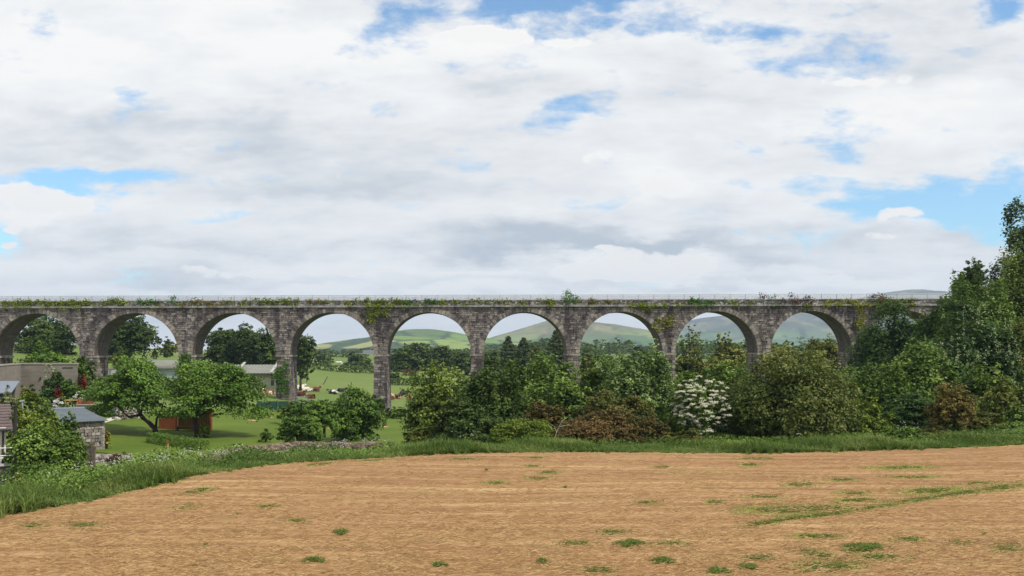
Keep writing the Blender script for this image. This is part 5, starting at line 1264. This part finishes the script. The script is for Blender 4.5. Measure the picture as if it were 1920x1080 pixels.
# barns beyond the viaduct
M_OLIVE = plain('olive_sheet', (.22, .225, .175), .7, .15, 1.5, .1, .1, stretch=(3, 1, .3)); M_ROOF = plain('grey_green_roof', (.20, .205, .175), .7, .18, 1.2, .1, .1, stretch=(.4, 1, 1))
def barn(name, label, x0, x1, yr, ye, Y, dep, wall_mat, roof_mat):
    A_ = P(x0, ye, Y); B_ = P(x1, ye, Y); zg = Tz((A_.x+B_.x)/2, Y)-.4
    t = thing(name, label, 'barn', ((A_.x+B_.x)/2, Y, zg)); h = A_.z-zg; w2 = (B_.x-A_.x)/2; hr = P(x0, yr, Y+dep*.5).z-zg
    mb = MB(); mb.add([(-w2, 0, 0), (w2, 0, 0), (w2, dep, 0), (-w2, dep, 0), (-w2, 0, h-.02), (w2, 0, h-.02), (w2, dep, h-.02), (-w2, dep, h-.02), (-w2, dep/2, hr-.03), (w2, dep/2, hr-.03)],
                      [(0, 1, 5, 4), (2, 3, 7, 6), (1, 2, 6, 9, 5), (3, 0, 4, 8, 7)]); mb.build('wall', wall_mat, t)
    for s0, s1 in ((-.35, .5), (dep+.35, .5)):
        mb = MB(); n = int(w2*2/.5)
        y1 = dep/2; ze = h-.1
        for i in range(n):
            xa_ = -w2-.3+(2*w2+.6)*i/n; xb_ = -w2-.3+(2*w2+.6)*(i+1)/n; xm = (xa_+xb_)/2
            mb.add([(xa_, s0, ze), (xm, s0, ze+.06), (xb_, s0, ze), (xa_, y1, hr), (xm, y1, hr+.06), (xb_, y1, hr)], [(0, 1, 4, 3), (1, 2, 5, 4)])
        mb.build('roof', roof_mat, t)
    return t, h, w2
t, h, w2 = barn('barn', 'long olive barn with a low pitched roof beyond the third arch', 392, 522, 684, 699, 158, 11, M_OLIVE, M_ROOF)
for px0, px1 in ((487, 508),):
    xa_ = (px0-960)/F*158-t.location.x; xb_ = (px1-960)/F*158-t.location.x
    mb = MB(); boards(mb, xa_, xb_, -.08, .3, h-.25, 9, .05); mb.build('door', plain('olive_door', (.19, .195, .14), .8, .15), t)
mb = MB()
for px0 in (508.5, 511.5):
    xa_ = (px0-960)/F*158-t.location.x
    mb.box(xa_, xa_+.2, -.06, -.01, h-1.0, h-.3); mb.box(xa_, xa_+.2, -.06, -.01, h-2.0, h-1.2)
mb.build('window', M_DARK, t)
mb = MB()
for px0 in (440, 505): xa_ = (px0-960)/F*158-t.location.x; mb.hexa([(xa_, .2, h+.08), (xa_+.45, .2, h+.08), (xa_+.45, 5.2, h+1.62), (xa_, 5.2, h+1.62), (xa_, .2, h+.14), (xa_+.45, .2, h+.14), (xa_+.45, 5.2, h+1.68), (xa_, 5.2, h+1.68)])
mb.build('skylight', plain('roof_sheet_pale', (.36, .36, .34), .5, .1), t)
# curved roof hay barn
A_ = P(256, 691, 146); B_ = P(338, 691, 146); zg = Tz((A_.x+B_.x)/2, 146)-.4
hb = thing('hay_barn', 'curved roof hay barn with pale blue side beyond the second arch', 'barn', ((A_.x+B_.x)/2, 146, zg))
w2 = (B_.x-A_.x)/2; h = A_.z-zg; rise = P(300, 676, 150).z-zg-h; dp = 7.5
mb = MB(); mb.box(-w2+.4, w2, .25, dp-.2, 0, h-.02); mb.build('wall', plain('pale_blue_sheet', (.45, .52, .60), .6, .1, 2, .05, .1), hb)
mb = MB(); nn_ = 14
for i in range(nn_):
    a0, a1 = math.pi*i/nn_, math.pi*(i+1)/nn_
    y0_, z0_ = dp/2-dp*.52*math.cos(a0), h+rise*math.sin(a0); y1_, z1_ = dp/2-dp*.52*math.cos(a1), h+rise*math.sin(a1)
    mb.hexa([(-w2, y0_, z0_), (w2+.2, y0_, z0_), (w2+.2, y1_, z1_), (-w2, y1_, z1_), (-w2, y0_, z0_+.06), (w2+.2, y0_, z0_+.06), (w2+.2, y1_, z1_+.06), (-w2, y1_, z1_+.06)])
mb.build('roof', M_ROOF, hb)
mb = MB(); mb.tube([(-w2-.04, dp/2-dp*.53*math.cos(math.pi*i/12), h+(rise+.06)*math.sin(math.pi*i/12)) for i in range(13)], .11, 6); mb.build('roof_edge', M_DARK, hb)
mb = MB(); mb.add([(-w2+.4, dp/2-dp*.5*math.cos(math.pi*i/12), h+rise*math.sin(math.pi*i/12)) for i in range(13)], [tuple(range(13))]); mb.build('gable', M_OLIVE, hb)
A_ = P(200, 690, 142); zg = Tz(A_.x, 142)-.3
wl = thing('white_lean_to', 'low white sheeted lean to beside the curved roof barn', 'shed', (A_.x, 142, zg)); h = A_.z-zg
w_ = (262-200)/F*142
mb = MB(); mb.hexa([(0, 0, .6), (w_, 0, .6), (w_, .2, .6), (0, .2, .6), (0, 0, h-.25), (w_, 0, h+.55), (w_, .2, h+.55), (0, .2, h-.25)]); mb.build('wall', plain('white_sheet', (.5, .5, .5), .6, .06), wl)
mb = MB(); mb.hexa([(-.1, -.1, h-.22), (w_, -.1, h+.58), (w_, 2.5, h+.7), (-.1, 2.5, h-.1), (-.1, -.1, h-.16), (w_, -.1, h+.64), (w_, 2.5, h+.76), (-.1, 2.5, h-.04)]); mb.build('roof', plain('pale_sheet', (.6, .6, .6), .6, .06), wl)
for xx in (.4, 1.5): 
    mb = MB(); mb.box(xx, xx+.25, -.06, -.003, .6, h-.2+xx*.16); mb.build('post', plain('grey_strut', (.25, .25, .28), .6), wl)
mb = MB(); mb.box(0, w_, .05, .15, -.2, .596); mb.build('plinth', M_DARK, wl)

# fence posts and gate in the pasture
for (px, yt, yb_, dx, lab) in ((575, 703, 717, 0, 'upright fence post in the cow pasture by the third pier'), (611, 706, 721, 1.0, 'leaning fence post in the cow pasture'), (659, 716, 726, 0, 'small fence post in the pasture left of the fourth pier')):
    x, y, z = hit(px-dx*6, yb_, 150, 320); hgt = (yb_-yt)/F*y
    mb = MB(); mb.tube([(0, 0, -.2), (dx*.6, 0, hgt*.55), (dx*1.0, 0, hgt)], [.13, .12, .10], 6); o = mb.build('fence_post', M_BARK2, None, (x, y, z)); tag(o, lab, 'fence post', 'fence posts in the pasture')
x, y, z = hit(566, 757, 118, 170); fg = thing('field_gate', 'thin tubular field gate right of the third pier', 'gate', (x, y, z))
w_ = 24/F*y; hgt = 13/F*y
for i in range(5):
    mb = MB(); mb.tube([(-w_/2, 0, .15+hgt*i/4.5), (w_/2, 0, .15+hgt*i/4.5)], .025, 6); mb.build('rail', M_GALV, fg)
for xx in (-w_/2, w_/2):
    mb = MB(); mb.tube([(xx, 0, -.2), (xx, 0, hgt+.15)], .05, 6); mb.build('post', M_WOOD, fg)

# cottages on the far plain
for (px, py, Y, L_, lab) in ((1128, 657, 1150, 11, 'left white cottage on the plain in the seventh arch'), (1149, 658, 1100, 13, 'right white cottage on the plain in the seventh arch'), (694, 668, 620, 9, 'grey farmhouse far off beside the fourth pier')):
    b = P(px, py, Y); zg = b.z-2.0; ct = thing('cottage', lab, 'house', (b.x, Y, zg))
    mb = MB(); mb.add([(-L_/2, 0, -4), (L_/2, 0, -4), (L_/2, 6, -4), (-L_/2, 6, -4), (-L_/2, 0, 3.4), (L_/2, 0, 3.4), (L_/2, 6, 3.4), (-L_/2, 6, 3.4), (-L_/2, 3, 5.6), (L_/2, 3, 5.6)], [(0, 1, 5, 4), (2, 3, 7, 6), (1, 2, 6, 9, 5), (3, 0, 4, 8, 7)])
    mb.build('wall', plain('limewash', (.78, .77, .74), .9, .05) if px > 900 else plain('grey_render', (.4, .39, .37), .9, .05), ct)
    mb = MB(); mb.hexa([(-L_/2-.3, -.4, 3.3), (L_/2+.3, -.4, 3.3), (L_/2+.3, 3, 5.75), (-L_/2-.3, 3, 5.75), (-L_/2-.3, -.4, 3.5), (L_/2+.3, -.4, 3.5), (L_/2+.3, 3, 5.95), (-L_/2-.3, 3, 5.95)]); mb.build('roof', plain('slate', (.12, .12, .14), .7), ct)

# ------------------------------------------------------------------ cattle
def skin_mesh(name, verts, edges, radii, root=0):
    me = bpy.data.meshes.new(name); me.from_pydata(verts, edges, [])
    o = bpy.data.objects.new(name, me); C.objects.link(o)
    sk = o.modifiers.new('skin', 'SKIN')
    for i, r in enumerate(radii): me.skin_vertices[0].data[i].radius = r if hasattr(r, '__len__') else (r, r)
    me.skin_vertices[0].data[root].use_root = True
    sb = o.modifiers.new('sub', 'SUBSURF'); sb.levels = 1; sb.render_levels = 1
    dg = bpy.context.evaluated_depsgraph_get(); m2 = bpy.data.meshes.new_from_object(o.evaluated_get(dg))
    bpy.data.objects.remove(o)
    m2.polygons.foreach_set('use_smooth', [True]*len(m2.polygons)); m2.name = name
    return m2
def cow_lying():
    v = [(-.35, 0, .50), (-.85, 0, .50), (.15, 0, .54), (.62, 0, .56), (.92, 0, .78), (1.12, 0, 1.0), (1.32, 0, .92), (1.52, 0, .78)]
    e = [(0, 1), (0, 2), (2, 3), (3, 4), (4, 5), (5, 6), (6, 7)]
    r = [.43, .36, .45, .38, .22, .16, .13, .09]
    def add(chain, base, rs):
        p = base
        for q, rad_ in zip(chain, rs): v.append(q); e.append((p, len(v)-1)); r.append(rad_); p = len(v)-1
    for s in (-1, 1):
        add([(.70, s*.34, .24), (1.05, s*.30, .12), (.78, s*.27, .07)], 3, [.13, .09, .06])
        add([(-.55, s*.42, .30), (-.12, s*.55, .16), (-.45, s*.58, .08), (-.20, s*.60, .06)], 1, [.20, .12, .07, .05])
        add([(1.12, s*.22, 1.05), (1.10, s*.33, 1.02)], 5, [.05, .03])
    add([(-1.12, .05, .42), (-1.2, .12, .12)], 1, [.05, .03])
    return skin_mesh('cow', v, e, r)
def cow_standing():
    v = [(-.35, 0, .98), (-.85, 0, 1.03), (.15, 0, .95), (.62, 0, 1.0), (.98, 0, 1.15), (1.22, 0, 1.25), (1.40, 0, 1.10), (1.58, 0, .92)]
    e = [(0, 1), (0, 2), (2, 3), (3, 4), (4, 5), (5, 6), (6, 7)]; r = [.37, .31, .39, .34, .21, .15, .12, .085]
    def add(chain, base, rs):
        p = base
        for q, rad_ in zip(chain, rs): v.append(q); e.append((p, len(v)-1)); r.append(rad_); p = len(v)-1
    for s in (-1, 1):
        add([(.62, s*.22, .66), (.64, s*.22, .38), (.63, s*.22, .05)], 3, [.13, .08, .06])
        add([(-.72, s*.22, .75), (-.98, s*.22, .45), (-.92, s*.22, .05)], 1, [.18, .08, .06])
        add([(1.18, s*.2, 1.28), (1.16, s*.31, 1.26)], 5, [.05, .03])
    add([(-1.14, 0, 1.05), (-1.22, 0, .55)], 1, [.05, .03])
    return skin_mesh('cow', v, e, r)
def coat(name, ca, cb, thr, off):
    m, nt, out = new_mat(name); g = N(nt)
    n = g.noise(g.mapping(g.coord(), (1, 1, 1), (off, off*1.7, 0)), 1.3, 2, .4)
    g.out(g.bsdf(g.ramp(n, [(thr-.02, ca), (thr+.02, cb)]), .7), out); return m
COW = {'red': coat('red_coat', (.15, .05, .022), (.45, .36, .27), .60, 1), 'darkred': coat('dark_red_coat', (.10, .022, .018), (.13, .03, .02), .5, 2), 'white': coat('white_coat', (.72, .67, .58), (.76, .72, .64), .5, 3),
       'redwhite': coat('red_and_white_coat', (.72, .62, .48), (.27, .095, .035), .46, 4), 'blackwhite': coat('black_and_white_coat', (.7, .68, .64), (.02, .02, .022), .45, 5.5), 'black': coat('black_coat', (.02, .02, .022), (.026, .025, .027), .5, 6), 'brown': coat('brown_cream_coat', (.55, .38, .2), (.07, .03, .02), .52, 7.2), 'cream': coat('cream_coat', (.68, .6, .45), (.72, .65, .5), .5, 8)}
lie, stand = cow_lying(), cow_standing()
cows = [(503, 738, 'darkred', 1, 0, 1.0, 'dark red cow standing by the olive barn'), (494, 746, 'redwhite', 1, 95, .9, 'orange and white cow facing us left of the third pier'), (505, 747, 'redwhite', 0, 200, .9, 'orange and cream cow lying left of the third pier'),
        (561, 730, 'white', 0, 20, 1.1, 'white cow lying farthest left beside the third pier'), (559, 744, 'darkred', 0, 0, 1.2, 'dark red cow lying just right of the third pier'), (575, 734, 'white', 0, 190, 1.1, 'white cow lying left of a red brown cow'), (590, 734, 'red', 0, 10, 1.15, 'red brown cow lying beside a white cow in the fourth arch'),
        (582, 748, 'red', 0, 160, 1.1, 'red brown cow lying nearest behind the lawn trees'), (625, 739, 'blackwhite', 0, 180, 1.1, 'black and white cow lying in the middle of the fourth arch'), (641, 735, 'black', 0, 30, 1.0, 'black cow lying above the lawn trees in the fourth arch'),
        (731, 750, 'red', 0, 170, 1.0, 'orange cow lying half behind the fourth pier'), (744, 748, 'brown', 0, 175, 1.2, 'dark brown and cream cow lying right of the fourth pier'), (757, 742, 'black', 0, 10, 1.15, 'black cow lying behind two others in the fifth arch'), (772, 751, 'redwhite', 0, 200, 1.3, 'rightmost white and orange cow lying in the fifth arch')]
for (px, py, kind, up, rz, s, lab) in cows:
    x, y, z = hit(px, py, 140, 260)
    me = (stand if up else lie).copy(); me.materials.clear()
    o = link('cow', me, COW[kind], None, (x, y, z-.02)); o.rotation_euler = (0, 0, rad(rz)); o.scale = (s*.82,)*3; tag(o, lab, 'cow', 'cows resting in the pasture beyond the viaduct')
for i, (px, py, lab) in enumerate(((589, 681, 'white cow farthest left in the distant herd above the hedge'), (599, 682, 'second white cow from the left in the distant herd'), (604, 681, 'cream cow in the middle of the distant herd'), (612, 682, 'white cow at the right end of the distant herd'), (636, 685, 'white cow alone right of the distant herd'))):
    x, y, z = hit(px, py, 300, 430)
    me = stand.copy(); me.materials.clear(); o = link('cow', me, COW['cream' if i == 2 else 'white'], None, (x, y, z)); o.rotation_euler = (0, 0, rad(40*i)); o.scale = (1.2,)*3; tag(o, lab, 'cow', 'distant white herd')

# ------------------------------------------------------------------ hills
def hill(name, label, prof, Y0, front, back, mat, seed, rough=.05, nx=260, ny=70):
    rng = np.random.default_rng(seed); pr = np.array(prof, float)
    X = (np.linspace(pr[0, 0], pr[-1, 0], nx)-960)/F*Y0
    pz = np.interp(np.linspace(pr[0, 0], pr[-1, 0], nx), pr[:, 0], pr[:, 1])
    k = np.hanning(9); k /= k.sum(); pz = np.convolve(np.pad(pz, 4, mode='edge'), k, 'valid')
    Hh = (HZ-pz)/F*Y0                                     # ridge height over the eye
    v = np.linspace(-1, 1, ny); s = np.where(v < 0, v*front, v*back)
    base = -14.0
    fall = .5+.5*np.cos(np.pi*np.clip(np.abs(v), 0, 1)**.9)
    Z = base+(Hh[None]-base)*fall[:, None]
    Xg = np.repeat(X[None], ny, 0); Yg = Y0+np.repeat(s[:, None], nx, 1)
    nz = np.zeros_like(Z)
    for f_, a_ in ((1/900, 1), (1/420, .5), (1/190, .25), (1/90, .12)):
        p1, p2, q = rng.uniform(0, 6, 3); nz += a_*np.sin(Xg*f_*6.28+p1+1.5*np.sin(Yg*f_*4+q))*np.sin(Yg*f_*5+p2+.8*np.sin(Xg*f_*5))
    amp = np.sin(np.pi*np.clip(np.abs(v), 0, 1))[:, None]*np.maximum(Hh-base, 0)[None]*rough*2.2
    Z = Z+nz*amp+ZC
    o = link(name, grid_mesh(name, Xg, Yg, Z), mat); o['kind'] = 'structure'; tag(o, label, 'hill'); return o
def hill_mat(name, greens, heather, hmix, cell, zlo, zhi):
    m, nt, out = new_mat(name); g = N(nt); ps = g.pos()
    w_ = g.noisec(ps, .004, 4, .6)
    add = g.node('ShaderNodeVectorMath', operation='MULTIPLY_ADD'); nt.links.new(w_, add.inputs[0]); add.inputs[1].default_value = (90, 90, 0); nt.links.new(ps, add.inputs[2])
    mp = g.mapping(add.outputs[0], (1, .55, 0))
    vor = g.node('ShaderNodeTexVoronoi'); vor.inputs['Scale'].default_value = 1/cell; nt.links.new(mp, vor.inputs['Vector'])
    ved = g.node('ShaderNodeTexVoronoi', feature='DISTANCE_TO_EDGE'); ved.inputs['Scale'].default_value = 1/cell; nt.links.new(mp, ved.inputs['Vector'])
    sp = g.node('ShaderNodeSeparateXYZ'); nt.links.new(vor.outputs['Color'], sp.inputs[0])
    c = g.ramp(sp.outputs[0], [(i/(len(greens)-1), q) for i, q in enumerate(greens)], 'CONSTANT')
    c = g.mix(g.ramp(ved.outputs['Distance'], [(.03, .8), (.07, 0)]), c, (.03, .055, .025))       # hedges
    n1 = g.noise(g.mapping(ps, (1, .6, 2)), .0035, 6, .62); n2 = g.noise(ps, .012, 5, .65)
    c = g.mix(g.ramp(n2, [(.56, 0), (.64, .85)]), c, (.032, .06, .026))                           # woods
    pz_ = g.node('ShaderNodeSeparateXYZ'); nt.links.new(ps, pz_.inputs[0])
    up = g.node('ShaderNodeMapRange'); nt.links.new(g.m('ADD', pz_.outputs[2], g.m('MULTIPLY', g.m('SUBTRACT', n1, .5), (zhi-zlo)*2.2)), up.inputs[0]); up.inputs[1].default_value = zlo; up.inputs[2].default_value = zhi
    hc = g.ramp(n1, [(.3, heather[0]), (.5, heather[1]), (.68, heather[2])])
    hc = g.mix(g.ramp(g.noise(g.mapping(ps, (1, .5, 1)), .018, 6, .65), [(.45, 0), (.7, .5)]), hc, heather[0])
    st = g.noise(g.mapping(add.outputs[0], (1, .25, 1), rot=(0, 0, rad(25))), .012, 5, .6)
    hc = g.mix(g.ramp(st, [(.52, 0), (.64, .8)]), hc, heather[2])
    c = g.mix(g.m('MULTIPLY', up.outputs[0], hmix), c, hc)
    g.out(g.bsdf(c, .95, None, .05), out); return m
M_H1 = hill_mat('field_patchwork', [(.07, .12, .04), (.14, .21, .05), (.05, .085, .035), (.19, .25, .06), (.09, .14, .045), (.27, .27, .10), (.12, .18, .05)], [(.05, .075, .035), (.11, .14, .05), (.24, .23, .11)], .6, 105, 35, 55)
M_H2 = hill_mat('heather_slopes', [(.10, .18, .05), (.16, .25, .06), (.08, .14, .045), (.20, .28, .07), (.12, .19, .06)], [(.085, .062, .05), (.15, .14, .075), (.27, .245, .12)], .85, 110, 30, 70)
M_H3 = hill_mat('moor_mountain', [(.09, .16, .06), (.13, .20, .07), (.07, .13, .05)], [(.055, .055, .06), (.095, .10, .075), (.22, .22, .12)], 1.0, 200, 30, 120)
hill('hill', 'low green hill of patchwork fields behind the fifth arch', [(300, 668), (480, 662), (560, 654), (600, 649), (640, 641), (700, 633), (740, 622), (770, 617.5), (810, 617), (850, 622), (890, 630), (960, 640), (1040, 650), (1150, 664), (1250, 670)], 2300, 900, 900, M_H1, 1)
hill('hill', 'pointed brown and green hill behind the sixth and seventh arches', [(760, 664), (860, 650), (910, 637), (960, 622), (1000, 609), (1030, 600), (1062, 596), (1100, 602), (1150, 608), (1190, 615), (1240, 624), (1320, 640), (1450, 660), (1550, 670)], 3400, 1300, 1100, M_H2, 2)
hill('mountain', 'large blue misty mountain behind the eighth and ninth arches', [(1050, 668), (1150, 645), (1230, 622), (1270, 608), (1305, 597), (1350, 592), (1400, 588), (1480, 580), (1560, 570), (1620, 556), (1660, 548), (1690, 545), (1720, 547), (1760, 555), (1850, 580), (2000, 610), (2300, 650), (2500, 668)], 5200, 2300, 1400, M_H3, 3)
